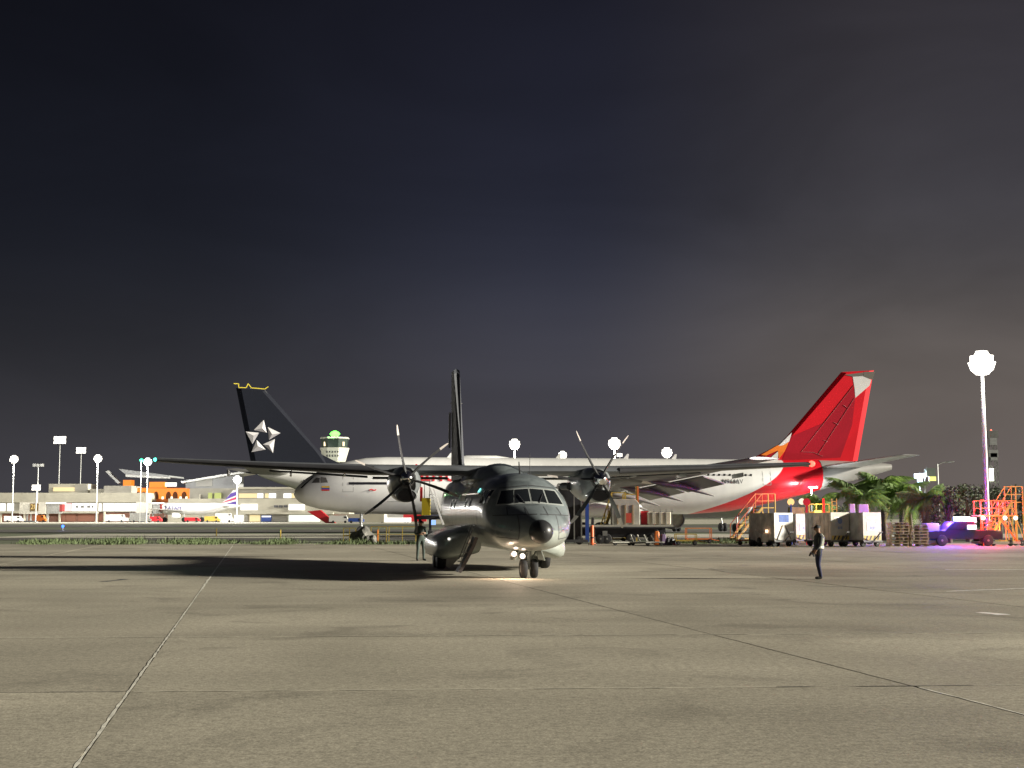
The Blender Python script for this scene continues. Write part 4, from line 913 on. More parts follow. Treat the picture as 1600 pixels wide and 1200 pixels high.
# service vehicles near the terminal: small vans and loaders
def van(px, py, Y, lbl, c, w=4.6, h=2.1, box_h=None, name='van', cat='van'):
    p = P(px, 812, Y); o = thing(name, lbl, cat, (p.x, Y, 0), 0, 'service vehicles by the terminal')
    bh = box_h or h
    MB().prism([(-w/2, 0, .4), (w/2, 0, .4), (w/2, 0, 1.1), (w/2-.5, 0, 1.25), (w/2-1.0, 0, bh), (-w/2, 0, bh)], (0, 1.9, 0)).build('body', c, o)
    MB().box((w/2-1.1, -.01, bh-.45), (.8, .04, .5)).build('side_window', DK, o)
    for x in (-w*.3, w*.3): MB().revolve([(-.12, .25), (-.1, .38), (.1, .38), (.12, .25)], 12, (x, .1, .38), 'y').build('wheel', RUB, o)
    return o
VW = WHITE
van(20, 0, 452, 'white van left of the jet bridge with the gate sign', VW, 6); van(62, 0, 462, 'orange airport tug below the jet bridge', ORG, 4, 2.4)
van(180, 0, 452, 'white service truck left of the short jet bridge', VW, 7, 2.6); van(197, 0, 446, 'low white baggage tractor before the short jet bridge', VW, 5, 1.5)
van(219, 0, 444, 'grey catering truck at the nose of the small airliner', MGREY, 7, 3.2); van(240, 0, 445, 'red tractor under the nose of the small airliner', RED, 5, 1.9)
van(300, 0, 450, 'red belt loader below the small airliner wing', RED, 5, 1.6); van(331, 0, 448, 'yellow loader beneath the small airliner tail', YEL, 5, 2.0); van(350, 0, 455, 'white box truck right of the small airliner tail', VW, 6, 3.0)
van(530, 0, 395, 'white van below the white airliner nose', VW, 6, 2.2); van(556, 0, 390, 'dark blue car below the white airliner nose', BLUE, 4.5, 1.5, name='car', cat='car'); van(615, 0, 420, 'white bus under the belly of the white airliner', VW, 12, 3.0, name='bus', cat='bus'); van(648, 0, 410, 'red box truck under the airliner forward belly', RED, 7, 2.8)
# grey hangar shed under the nose
shed = thing('shed', 'pale shed with red sloping roof below the white airliner nose', 'building', (XX(545, 400), 400, 0))
R(shed, 'wall', 521, 803, 600, 816, 400, 10, WALL); slope(shed, 'red_roof', [(480, 799, 396), (500, 797, 396), (524, 818, 396), (510, 818, 396)], 3, RED); R(shed, 'lit_front', 600, 809, 640, 816, 402, 6, LITW)
# taxiway lights and marker posts
def post(px, py, hpx, m, label, name='marker_post', glowm=None):
    g_ = G(px, py); k = g_.y/FPX; o = thing(name, label, 'marker post' if not glowm else 'taxiway light', (g_.x, g_.y, -.05))
    h = hpx*k
    MB().tube([(0, 0, 0), (0, 0, h)], .06 if not glowm else .05, 8).build('post', m, o)
    if glowm:
        MB().revolve([(h-.02, .05), (h+.1, .16), (h+.25, .18), (h+.38, .05)], 10, axis='z').build('lens', glowm, o, smooth=True); lamp('marker_lamp', o, (0, -.25, h+.3), 25, (.05, .15, 1), .1)
    MB().box((0, 0, .03), (.3, .3, .06)).build('foot', MGREY, o)
    return o
post(98, 829, 5, STEEL, 'blue taxiway edge light at the left', 'taxiway_light', glow('blue_lamp', (.03, .12, 1), 3))
post(338, 838, 13, YEL, 'thin yellow marker post above the weeds, left one'); post(438, 843, 16, YEL, 'yellow marker post right of the apron joint'); post(590, 845, 18, ORG, 'orange marker post left of the standing man')
# ================================================================ GROUND EQUIPMENT (right)
def wheel(parent, c, r=.22, w=.12, axis='y', name='wheel'):
    q = MB().revolve([(-w, r*.6), (-w*.9, r*.92), (-w*.5, r), (w*.5, r), (w*.9, r*.92), (w, r*.6)], 16, c, axis).build(name, RUB, parent, smooth=True)
    MB().revolve([(-w*1.03, r*.15), (-w*.8, r*.55), (w*.8, r*.55), (w*1.03, r*.15)], 12, c, axis).build('rim', MGREY, q)
CARTW = mat('container_white', (.46, .445, .385), .5, var=.15, vscale=2)
CARTG = mat('container_grey', (.66, .66, .64), .55, .1, var=.25, vscale=2)
CARTB = mat('container_brown', (.58, .54, .50), .6, var=.3, vscale=2)
def cart(px, Y, label, w=1.5, h=1.75, depth=2.6, rz=27, front='white', side=CARTG):
    x = XX(px, Y); o = thing('container_cart', label, 'container cart', (x, Y, 0), rad(rz), 'container carts in a row'); z0 = .42
    # local: front face at y=0 looking -y
    MB().box2((-w/2, .05, z0), (w/2, depth, z0+h)).build('container', side, o, bevel=.02)
    fr = MB().box2((-w/2-.02, -.01, z0-.02), (w/2+.02, .045, z0+h+.02)).build('front_panel', CARTW if front != 'dark' else CARTG, o, bevel=.012)
    MB().box2((-w/2-.05, -.08, .30), (w/2+.05, depth+.05, z0-.025)).build('bed', DGREY, o)
    for k in range(6): MB().box2((w/2+.002, .25+k*depth/6.5, z0+.08), (w/2+.03, .30+k*depth/6.5, z0+h-.08)).build('rib', side, o)
    for k in range(6): MB().box2((-w/2-.03, .25+k*depth/6.5, z0+.08), (-w/2-.002, .30+k*depth/6.5, z0+h-.08)).build('rib', side, o)
    if front != 'dark':
        MB().box2((-w/2+.04, -.022, z0+.02), (w/2-.04, -.012, z0+.30)).build('hazard_band', YEL, fr)
        for k in range(4):
            xx = -w/2+.14+k*(w-.2)/4
            MB().prism([(xx, -.026, z0+.03), (xx+.13, -.026, z0+.03), (xx+.26, -.026, z0+.29), (xx+.13, -.026, z0+.29)], (0, -.006, 0)).build('hazard_stripe', BLK, fr)
        MB().box2((-w*.32, -.024, z0+h*.80), (w*.32, -.012, z0+h*.84)).build('panel_rib', STEEL, fr)
        if front == 'logo':
            MB().revolve([(-.022, .01), (-.024, .19), (-.012, .20)], 16, (0, 0, z0+h*.70), 'y').build('logo_disc', mat('logo_blue', (.16, .22, .42), .5), fr)
            for k in range(3): MB().box2((-.42, -.022, z0+h*(.62-.045*k)), (.42-.1*k, -.012, z0+h*(.64-.045*k))).build('print_line', mat('print_blue', (.35, .40, .52), .6), fr)
        else:
            MB().box2((-.45, -.022, z0+h*.34), (.45, -.012, z0+h*.66)).build('curtain_window', mat('curtain_blue', (.42, .47, .52), .5, var=.35, vscale=6), fr)
        for dx in (-.12, .1): MB().box2((dx-.08, -.024, z0+h*.40), (dx+.08, -.012, z0+h*.50)).build('number_plate', mat('print_blue2', (.25, .30, .45), .6), fr)
    else:
        MB().box2((-.42, -.024, z0+h*.66), (.42, -.012, z0+h*.94)).build('blue_poster', mat('poster_blue', (.05, .12, .42), .4, var=.4, vscale=3), fr); MB().box2((-.48, -.018, z0+h*.62), (.48, -.01, z0+h*.98)).build('poster_border', WHITE, fr)
        for k in (-1, 1): MB().bar((k*.1, -.03, z0+h*.55), (k*.55, -.03, z0+.05), .05).build('frame_bar', DGREY, fr)
    MB().bar((0, -.1, .36), (.05, -.75, .95), .06).build('tow_bar', DGREY, o)
    MB().bar((-.12, -.75, .95), (.2, -.75, .95), .05).build('tow_handle', DGREY, o)
    for sx in (-1, 1):
        for yy in (.25, depth-.3): wheel(o, (sx*(w/2-.16), yy, .2), .2, .09)
    return o
cart(1224, 87, 'grey container cart with a blue poster on its front, leftmost of the row', front='dark', side=CARTB)
cart(1257, 90.5, 'container cart half hidden between the blue poster cart and the logo cart', front='plain', h=1.7)
cart(1312, 87, 'white fronted container cart with blue round logo, beside the standing man', front='logo', h=1.78)
cart(1362, 86.6, 'white container cart with pale curtain front next to the pallets', front='plain', h=1.78)
# beacon tractor in front of leftmost cart
tug = thing('baggage_tractor', 'dark baggage tractor with bright amber beacon left of the container carts', 'tractor', (XX(1193, 88.5), 88.5, 0), rad(-80))
MB().prism([(-1.3, -.6, .3), (1.3, -.6, .3), (1.3, -.6, .85), (.3, -.6, .95), (.2, -.6, 1.15), (-1.3, -.6, 1.0)], (0, 1.2, 0)).build('body', CARTB, tug, bevel=.03)
for sx, sy in ((-.75, -.6), (-.75, .6), (.8, -.6), (.8, .6)): wheel(tug, (sx, sy, .3), .3, .12)
for sx, sy in ((-.4, -.52), (-.4, .52), (-1.25, -.52), (-1.25, .52)): MB().bar((sx, sy, .95), (sx, sy, 1.95), .05).build('cab_post', CARTB, tug)
MB().box((-.8, 0, 1.98), (1.1, 1.2, .06)).build('cab_roof', CARTB, tug)
MB().box((1.31, .25, 1.45), (.12, .38, .42)).build('beacon', glow('amber_lamp', (1, .45, .12), 2.2), tug); MB().bar((1.25, .25, .85), (1.25, .25, 1.3), .05).build('beacon_post', STEEL, tug)
MB().box((1.31, -.3, 1.0), (.06, .16, .18)).build('headlight', glow('amber_soft', (1, .6, .35), 2), tug)
lamp('beacon_lamp', tug, (1.75, .3, 1.6), 60, (1, .42, .1), .15)
# wooden pallets in two stacks (each pallet a thing)
WOOD = mat('pallet_wood', (.43, .33, .22), .8, var=.3, vscale=5)
def pallet_meshes():
    out = [('deck_board', [((0, -.5+.125*k*1.14+.0, .125), (1.2, .10, .022)) for k in range(8)]), ('stringer', [((x, 0, .07), (.10, 1.0, .085)) for x in (-.55, 0, .55)]), ('base_board', [((0, y, .014), (1.2, .10, .024)) for y in (-.45, 0, .45)])]
    return [(n_, [MB().box(c, s_).mesh(n_, WOOD) for c, s_ in l_]) for n_, l_ in out]
PM = pallet_meshes()
ORD = ['lowest', 'second lowest', 'third from the ground', 'fourth from the ground', 'fifth from the ground', 'sixth from the ground', 'seventh from the ground', 'eighth from the ground', 'ninth from the ground', 'topmost']
def stack(px, Y, n, side, seed):
    rd = random.Random(seed)
    for k in range(n):
        lab = f'wooden pallet, {ORD[k] if k < n-1 else "topmost"} of the {side} pallet stack'
        o = thing('pallet', lab, 'pallet', (XX(px, Y)+rd.uniform(-.05, .05), Y+rd.uniform(-.05, .05), .005+k*.196), rd.uniform(-.06, .06), 'stacked wooden pallets')
        for n_, l_ in PM:
            for me in l_: add(n_, me, o)
        o.scale = (1, 1, 1.36)
stack(1402, 88, 8, 'left', 1); stack(1432, 88, 7, 'right', 2)
# boarding steps and work platforms
def steps(name, label, px, Y, rz, h, run, width, m, rail=ORG, rails_h=1.05, platform=1.0, n=None, group=None, cat='steps'):
    o = thing(name, label, cat, (XX(px, Y), Y, 0), rad(rz), group); n = n or max(4, int(h/.24))
    for s in (-1, 1):
        MB().bar((-run, s*width/2, .25), (0, s*width/2, h), .06, .18).build('stringer', m, o)
        MB().bar((-run, s*width/2, .3+rails_h), (0, s*width/2, h+rails_h), .05).build('handrail', rail, o)
        MB().bar((0, s*width/2, h+rails_h), (platform, s*width/2, h+rails_h), .05).build('handrail', rail, o); MB().bar((0, s*width/2, h+rails_h*.5), (platform, s*width/2, h+rails_h*.5), .04).build('mid_rail', rail, o)
        for u in (0, .33, .66, 1): MB().bar((-run*(1-u), s*width/2, .25+(h-.25)*u), (-run*(1-u), s*width/2, .3+(h-.25)*u+rails_h), .04).build('baluster', rail, o)
        MB().bar((platform, s*width/2, .3), (platform, s*width/2, h+rails_h), .07).build('post', m, o); MB().bar((0, s*width/2, .3), (0, s*width/2, h), .07).build('post', m, o)
        MB().bar((0, s*width/2, h*.9), (platform, s*width/2, .35), .05).build('brace', m, o)
        wheel(o, (-run*.8, s*width/2, .2), .2, .08); wheel(o, (platform*.8, s*width/2, .2), .2, .08)
    MB().box((platform/2, 0, h), (platform, width, .06)).build('platform', m, o)
    MB().box((-run/2+platform/2, 0, .3), (run+platform, width, .1)).build('chassis', m, o)
    for k in range(n): MB().box((-run+run*(k+.5)/n, 0, .3+(h-.3)*(k+.8)/n), (.26, width, .035)).build('tread', m, o)
    return o
steps('boarding_steps', 'yellow and orange boarding steps under the red tail, left of the carts', 1186, 101, 20, 2.6, 2.2, 1.0, YEL, ORG, platform=1.1)
steps('boarding_steps', 'tall yellow stair tower at the right picture edge', 1576, 90, 8, 2.9, 1.8, .9, YEL, YEL, platform=.8)
plat = thing('work_platform', 'yellow framed work platform with orange ladder right of the police lights', 'work platform', (XX(1556, 89), 89, 0))
for x in (-1.0, .2, 1.3):
    for y in (0, 1.3): MB().bar((x, y, .15), (x, y, 3.0), .07).build('post', YEL if x > -.5 else ORG, plat)
MB().box((.15, .65, 2.0), (2.6, 1.5, .10)).build('platform', YEL, plat); MB().box((.15, .65, .22), (2.8, 1.5, .16)).build('chassis', CARTW, plat)
for z in (2.5, 3.0): MB().bar((-1, 0, z), (1.3, 0, z), .05).build('guard_rail', YEL, plat); MB().bar((-1, 1.3, z), (1.3, 1.3, z), .05).build('guard_rail', YEL, plat)
MB().bar((.2, -.02, 1.9), (1.35, -.02, .3), .09).build('brace', ORG, plat)
for x in (-.95, .9): wheel(plat, (x, 0, .2), .2, .1)
for x, z in ((-.9, 1.85), (.55, 1.85), (1.25, 1.85)): MB().revolve([(-.1, .05), (-.06, .13), (.0, .13)], 12, (x, -.1, z), 'y').build('work_lamp', glow('work_lamp', (1, .96, .95), 2), plat)
MB().box((.05, -.05, .95), (.22, .1, .2)).build('marker_lamp', glow('amber_mark', (1, .5, .1), 3), plat)
lamp('marker_glow', plat, (.1, -.5, 1.2), 25, (1, .5, .15), .1)
lad = thing('ladder', 'orange ladder standing left of the yellow work platform', 'ladder', (XX(1541, 88.6), 88.6, 0))
for x in (-.25, .25): MB().bar((x, 0, 0), (x, .12, 1.7), .06).build('rail', ORG, lad)
for k in range(6): MB().bar((-.25, .02*k, .2+k*.26), (.25, .02*k, .2+k*.26), .05).build('rung', ORG, lad)
# pickup with blue and red light bar
tr = thing('pickup_truck', 'dark pickup truck with blazing blue and red light bar behind the pallets', 'truck', (XX(1500, 89.5), 89.5, 0), rad(180))
MB().prism([(-2.5, -.9, .45), (2.5, -.9, .45), (2.5, -.9, .95), (1.3, -.9, 1.05), (.75, -.9, 1.62), (-.65, -.9, 1.62), (-.75, -.9, 1.05), (-2.5, -.9, 1.05)], (0, 1.8, 0)).build('body', mat('truck_dark', (.02, .02, .03), .35, coat=.3), tr, bevel=.04)
for s in (-1, 1): MB().prism([(.65, s*.905, 1.08), (1.12, s*.905, 1.08), (.68, s*.905, 1.52), (-.55, s*.905, 1.52), (-.6, s*.905, 1.08)], (0, s*.01, 0)).build('side_window', DK, tr)
for sx in (-1.5, 1.55):
    for s in (-1, 1): wheel(tr, (sx, s*.82, .37), .37, .13)
lb = MB().box((0, 0, 1.66), (.35, 1.3, .06)).build('light_bar', BLK, tr)
MB().box((.03, .36, 1.79), (.85, .8, .30)).build('blue_lamp', glow('police_blue', (.45, .55, 1), 3), lb); MB().box((-.5, .4, 1.72), (.6, .8, .34)).build('red_lamp', glow('police_red', (1, .36, .50), 3), lb); MB().box((-.42, 1.0, 1.25), (.55, .16, .28)).build('strobe_lamp', glow('police_white', (1, .75, .85), 2), lb)
MB().bar((-.4, .3, 1.6), (-.42, 1.0, 1.25), .05).build('lamp_bracket', STEEL, lb)
lamp('blue_flash', tr, (1.1, 1.3, 2.2), 650, (.16, .10, 1), .15); lamp('red_flash', tr, (-1.0, 1.3, 2.2), 650, (1, .03, .10), .15)
lamp('blue_flash', tr, (1.4, -1.6, 2.6), 600, (.22, .08, 1), .15); lamp('red_flash', tr, (-1.5, -1.6, 2.6), 600, (1, .03, .12), .15)
bx = thing('cargo_crate', 'pale tarped crate between pallets and dark pickup', 'crate', (XX(1457, 89), 89, 0))
MB().box((0, .6, .85), (.95, 1.2, 1.3), tap=.92).build('tarp', CARTW, bx, bevel=.05); MB().box((0, .6, .12), (1.1, 1.2, .14)).build('skid', WOOD, bx); MB().box((0, -.04, .5), (.9, .05, .25)).build('strap', BLUE, bx)
# lift and cage equipment behind the carts
cage = thing('maintenance_lift', 'yellow caged lift with ladder and red posts behind the grey container', 'lift', (XX(1280, 93), 93, 0))
MB().box((0, .5, .9), (1.7, 1.0, 1.2)).build('base', CARTG, cage); 
for z in (1.7, 2.25, 2.8): MB().bar((-.7, 0, z), (.7, 0, z), .07).build('cage_rail', YEL, cage)
for x in (-.7, -.2, .25, .7): MB().bar((x, 0, 1.5), (x, 0, 2.85), .06).build('cage_post', YEL, cage)
for x in (.62, .95): MB().bar((x+.3, .1, 1.4), (x+.3, .1, 3.2), .06).build('ladder_rail', YEL, cage)
for k in range(6): MB().bar((.92, .1, 1.6+k*.28), (1.25, .1, 1.6+k*.28), .05).build('ladder_rung', YEL, cage)
MB().bar((.3, -.05, 1.5), (.3, -.05, 3.2), .14).build('red_post', RED, cage); MB().box((-.1, -.08, 2.2), (.5, .06, .35)).build('lit_panel', glow('amber_panel', (1, .6, .15), 1.0), cage)
lamp('cage_lamp', cage, (-.1, -.6, 2.7), 30, (1, .65, .25), .1)
sg = thing('beacon_post', 'blue post with orange round reflector behind the poster cart', 'beacon', (XX(1236, 92.5), 92.5, 0))
MB().bar((0, 0, 0), (0, 0, 2.8), .1).build('post', BLUE, sg); MB().revolve([(-.03, .05), (-.03, .24), (.03, .24)], 16, (0, 0, 2.95), 'y').build('disc', glow('orange_disc', (1, .55, .2), .7), sg)
sg2 = thing('beacon_post', 'red post with red and white round discs above the half hidden cart', 'beacon', (XX(1258, 92.5), 92.5, 0))
MB().bar((.1, 0, 0), (.1, 0, 2.7), .13).build('post', RED, sg2); MB().revolve([(-.03, .05), (-.03, .26), (.03, .26)], 16, (.12, 0, 2.95), 'y').build('disc', RED, sg2); MB().revolve([(-.03, .05), (-.03, .22), (.03, .22)], 16, (-.2, .05, 2.98), 'y').build('disc', glow('pale_disc', (1, .8, .6), .6), sg2)
crt = thing('crate', 'yellowish wooden crate standing behind the carts below the orange reflector', 'crate', (XX(1244, 93.5), 93.5, 0))
MB().box((0, 0, 1.35), (1.0, .8, 2.5)).build('case', mat('crate_yellow', (.45, .38, .2), .7, var=.2, vscale=4), crt, bevel=.02)
for z in (.5, 1.3, 2.1): MB().box((0, -.43, z), (1.02, .04, .1)).build('batten', WOOD, crt)
ld = thing('belt_loader', 'white framed belt loader with pale boxes on top behind the carts, before the palms', 'loader', (XX(1340, 95), 95, 0))
MB().box((0, .8, .8), (2.2, 1.6, .9)).build('chassis', DGREY, ld); MB().box((0, .4, 2.05), (2.0, .9, .10)).build('deck', CARTB, ld)
for a, b in (((-.6, 0, 1.85), (.5, 0, 1.85)), ((.5, 0, 1.85), (.8, 0, 1.25)), ((-.6, 0, 1.85), (-.5, 0, 1.3))): MB().bar(a, b, .10).build('frame', CARTW, ld)
for x, w_, h_ in ((-.35, .42, .75), (.45, .75, .72)): MB().box((x, .3, 2.1+h_/2), (w_, .5, h_), tap=.9).build('box', CARTW, ld, bevel=.03)
for x in (-.8, .8):
    wheel(ld, (x, 0, .35), .35, .14); MB().bar((x, .4, 1.2), (x, .4, 2.05), .10).build('deck_post', CARTB, ld)
MB().bar((.85, .4, 1.2), (.85, .4, 2.3), .12).build('red_column', mat('rust_red', (.25, .07, .05), .6), ld)

# ================================================================ EQUIPMENT (right of the nose)
ct = thing('highlift_truck', 'tall dark steel lift frame right of the aircraft nose', 'lift truck', (XX(900, 93), 93, 0))
x0, x1 = XX(872, 93)-ct.location.x, XX(910, 93)-ct.location.x
MB().box2((x0, .6, .3), (x1-.02, 2.2, 4.1)).build('body', BLK, ct)
for x in (x0, x1-.55, x1-.05): MB().bar((x, .4, .1), (x, .4, 4.2), .09).build('mast_post', MGREY, ct)
MB().bar((x0, .4, 4.2), (x1, .4, 4.2), .12).build('mast_head', MGREY, ct); MB().bar((x0, .4, .25), (x1+.4, .4, .25), .2).build('base_beam', DGREY, ct)
MB().bar((x1+.35, .5, .2), (x1+.35, .5, 2.9), .25, .3).build('blue_panel', BLUE, ct)
for x in (x0+.3, x1-.2): wheel(ct, (x, .5, .3), .3, .15)
dl = thing('delineator', 'orange delineator post right of the nose', 'traffic post', (XX(925, 92), 92, 0))
MB().revolve([(0, .28), (.12, .26), (.14, .12), (1.3, .12), (1.34, .09)], 14, axis='z').build('post', mat('delineator_orange', (.80, .17, .05), .5), dl, smooth=True); MB().box((0, 0, .05), (.5, .5, .1)).build('foot', mat('rubber_foot', (.3, .28, .24), .8), dl); MB().revolve([(.45, .126), (.55, .126)], 14, axis='z', cap=False).build('band', BLK, dl)
# cargo loader: black chassis, pale deck
cl = thing('cargo_loader', 'low black cargo loader with pale deck right of the orange post', 'loader', (XX(990, 96), 96, 0))
def cx_(px): return XX(px, 96)-cl.location.x
MB().box2((cx_(905), 0, 1.22), (cx_(1052), 2.6, 1.34)).build('deck', CARTW, cl); MB().box2((cx_(930), .2, .45), (cx_(1040), 2.4, 1.2)).build('chassis', BLK, cl)
for px in (938, 948, 985, 1020, 1032): wheel(cl, (cx_(px), .1, .36), .36, .16)
MB().box2((cx_(905), -.05, 1.12), (cx_(1052), 0.0, 1.22)).build('side_rail', DGREY, cl)
for px in (1022, 1032, 1041, 1050): MB().bar((cx_(px), .1, 1.34), (cx_(px), .1, 2.5), .05).build('rail_post', STEEL, cl)
MB().bar((cx_(1020), .1, 2.3), (cx_(1052), .1, 2.3), .05).build('guard_rail', STEEL, cl)
MB().box((cx_(945), -.02, .75), (.35, .1, .35)).build('step_box', MGREY, cl)
ctA = thing('cargo_container', 'white and red cargo container on the black loader', 'container', (XX(978, 97), 97, 1.345))
MB().prism([(-1.0, 0, 0), (1.0, 0, 0), (1.0, 0, 1.5), (.7, 0, 1.85), (-1.0, 0, 1.85)], (0, 1.5, 0)).build('shell', CARTW, ctA, bevel=.02)
for x in (-.6, -.05, .5): MB().box((x, -.02, .75), (.10, .03, 1.4)).build('post_strip', mat('strip_tan', (.35, .25, .15), .6), ctA)
MB().box((.2, -.02, .5), (.4, .03, .7)).build('red_label', mat('label_red', (.55, .08, .05), .5), ctA); MB().box((1.4, .6, .5), (.55, .6, 1.0)).build('red_box', RED, ctA)
ctB = thing('cargo_container', 'cream cargo container at the right end of the black loader', 'container', (XX(1030, 97), 97, 1.345))
MB().box((0, .75, .48), (1.7, 1.5, .94)).build('shell', mat('container_cream', (.60, .55, .42), .6, var=.15, vscale=2), ctB, bevel=.06)
for x in (-.5, 0, .5): MB().box((x, -.015, .48), (.05, .03, .9)).build('seam', MGREY, ctB)
steps('boarding_steps', 'yellow stair frame left of the white container, behind the right propeller', 956, 99, 0, 2.6, .8, .7, YEL, YEL, platform=1.0, rails_h=1.1)
pfm = thing('work_platform', 'small yellow and black raised platform on the white container side', 'work platform', (XX(984, 100), 100, 0))
for x in (-.5, .5): MB().bar((x, 0, 0), (x, 0, 4.2 if x > 0 else 3.6), .1).build('post', YEL, pfm)
MB().box((0, .3, 2.95), (1.2, .8, .14)).build('platform', BLK, pfm); 
for z in (3.2, 3.6): MB().bar((-.5, 0, z), (.5, 0, z), .08).build('rail', YEL, pfm)
MB().bar((.62, 0, 2.9), (.62, 0, 4.2), .12).build('orange_post', ORG, pfm)
# white folded dolly frames in front
for k, px in enumerate((972, 1000, 1022)):
    dy = thing('dolly_frame', ['flat pale dolly frame lying below the loader, nearest the propeller', 'folded pale dolly frame in the middle below the loader', 'folded pale dolly frame beside the stacked bags'][k], 'dolly', (XX(px, 90.5), 90.5, 0), rad((12, -8, 20)[k]), 'dolly frames below the loader')
    MB().box((0, .3, .22), (1.4, .9, .07)).build('deck', mat('dolly_white', (.55, .54, .48), .6, var=.2, vscale=3), dy)
    for x in (-.45, 0.0, .45): MB().bar((x, 0, .25), (x-.2, .1, .72 if k else .34), .07).build('upright', MATS['dolly_white'], dy)
    for x in (-.5, .5): wheel(dy, (x, 0, .14), .14, .07)
for k, (px, c, lb_, h_) in enumerate(((1026, ORG, 'orange equipment bag beside the dolly frames', .95), (1036, mat('bag_purple', (.12, .08, .16), .7), 'dark purple bag right of the orange bag', .75), (1044, BLK, 'black wheel chock block right of the purple bag', .5), (1050, DGREY, 'dark grey chock block at the end of the bag row', .45))):
    b = thing('equipment_bag' if k < 2 else 'wheel_chock', lb_, 'bag' if k < 2 else 'chock', (XX(px, 91.5), 91.5, 0), rad(10*k))
    MB().box((0, 0, h_/2), (.42, .4, h_), tap=.7).build('case', c, b, bevel=.06); MB().tube([(-.1, 0, h_*.98), (-.06, 0, h_+.08), (.06, 0, h_+.08), (.1, 0, h_*.98)], .02, 6).build('handle', BLK, b)
def trolley(px, Y, label, c, w=1.4, h=.75, rz=0):
    o = thing('trolley', label, 'trolley', (XX(px, Y), Y, 0), rad(rz), 'trolleys at the apron edge')
    MB().box((0, .4, .32), (w, .8, .08)).build('deck', c, o)
    for x in (-w/2, w/2):
        for y in (0, .8): MB().bar((x, y, .3), (x, y, h), .05).build('post', c, o)
        wheel(o, (x*.8, 0, .15), .15, .07)
    for y in (0, .8): MB().bar((-w/2, y, h), (w/2, y, h), .05).build('rail', c, o)
    MB().bar((w/2, .4, .32), (w/2+.6, .4, .2), .05).build('tow_bar', c, o)
    return o
trolley(1072, 91, 'yellow trolley at the apron edge right of the chocks', YEL); trolley(1092, 97, 'orange rail trolley in front of the round engine', ORG, 1.8, 1.1); trolley(1170, 92, 'orange trolley left of the amber beacon tractor', ORG, 1.6, .8)
# ================================================================ EQUIPMENT (left of the nose)
bs = thing('boarding_stairs', 'boarding stair truck with yellow panel at the white airliner, left of the fuselage', 'stair truck', (XX(668, 112), 112, 0))
def bx_(px): return XX(px, 112)-bs.location.x
MB().box2((bx_(650), 0, 1.7), (bx_(704), 2.2, 2.0)).build('chassis', BLK, bs)
MB().box2((bx_(659), -.1, 2.05), (bx_(672), .3, 3.5)).build('yellow_panel', mat('panel_yellow', (.72, .55, .03), .5), bs); MB().box2((bx_(656), -.05, 3.2), (bx_(660), .2, 4.4)).build('red_panel', RED, bs)
MB().bar((bx_(672), -.2, ZZ(763, 112)), (bx_(693), -.2, ZZ(820, 112)), .14, .14).build('handrail', WHITE, bs); MB().bar((bx_(676), .9, ZZ(763, 112)), (bx_(697), .9, ZZ(820, 112)), .14, .14).build('handrail', WHITE, bs)
for px in (657, 663, 671): MB().bar((bx_(px), 0, 3.3), (bx_(px), 0, 4.9), .07).build('rail_post', STEEL, bs)
MB().bar((bx_(656), 0, 4.9), (bx_(672), 0, 4.9), .07).build('guard_rail', STEEL, bs)
for k in range(10):
    u = (k+.5)/10; MB().box((bx_(674+19*u), .35, ZZ(770+50*u, 112)), (.30, 1.0, .05)).build('tread', MGREY, bs)
for px in (656, 672, 697): MB().bar((bx_(px), .3, .3), (bx_(px), .3, 1.8), .22).build('leg', BLK, bs); wheel(bs, (bx_(px), .2, .4), .4, .16)
MB().box2((bx_(674), -.05, 1.25), (bx_(681), .0, 1.65)).build('blue_plate', glow('blue_plate', (.3, .5, 1), .7), bs)
# rails and rocks by the grass
def rail(px0, px1, Y, label, h=1.0):
    o = thing('barrier', label, 'barrier', (XX((px0+px1)/2, Y), Y, -.05)); L = XX(px1, Y)-XX(px0, Y); n_ = max(2, int(L/1.5))
    for k in range(n_+1): MB().bar((-L/2+L*k/n_, 0, 0), (-L/2+L*k/n_, 0, h), .06).build('post', YEL, o)
    for z in (h*.5, h): MB().bar((-L/2, 0, z), (L/2, 0, z), .05).build('rail', YEL, o)
    return o
rail(537, 556, 104, 'yellow pipe barrier left of the grey boulder', 1.1); rail(608, 650, 106, 'yellow pipe barrier left of the man in overalls', 1.2); rail(580, 604, 105, 'short yellow pipe barrier beside the boulder', 1.2)
def rock(px, py, r, label, seed):
    rd = random.Random(seed); g_ = G(px, py); bm = bmesh.new(); bmesh.ops.create_icosphere(bm, subdivisions=3, radius=r)
    for v in bm.verts:
        n_ = v.co.normalized(); v.co *= 1+.18*math.sin(n_.x*5+seed)+.13*math.cos(n_.y*7+n_.z*4); v.co.z *= .85
    me = bpy.data.meshes.new('boulder'); bm.to_mesh(me); bm.free(); me.materials.append(mat('boulder', (.17, .165, .15), .9, var=.35, vscale=3, bump=.6, bscale=6))
    return tag(add('boulder', me, None, (g_.x, g_.y, r*.45)), label, 'boulder')
rock(568, 847, .85, 'grey boulder in the weeds below the airliner nose', 1); rock(579, 848, .45, 'small grey stone right of the boulder', 5)
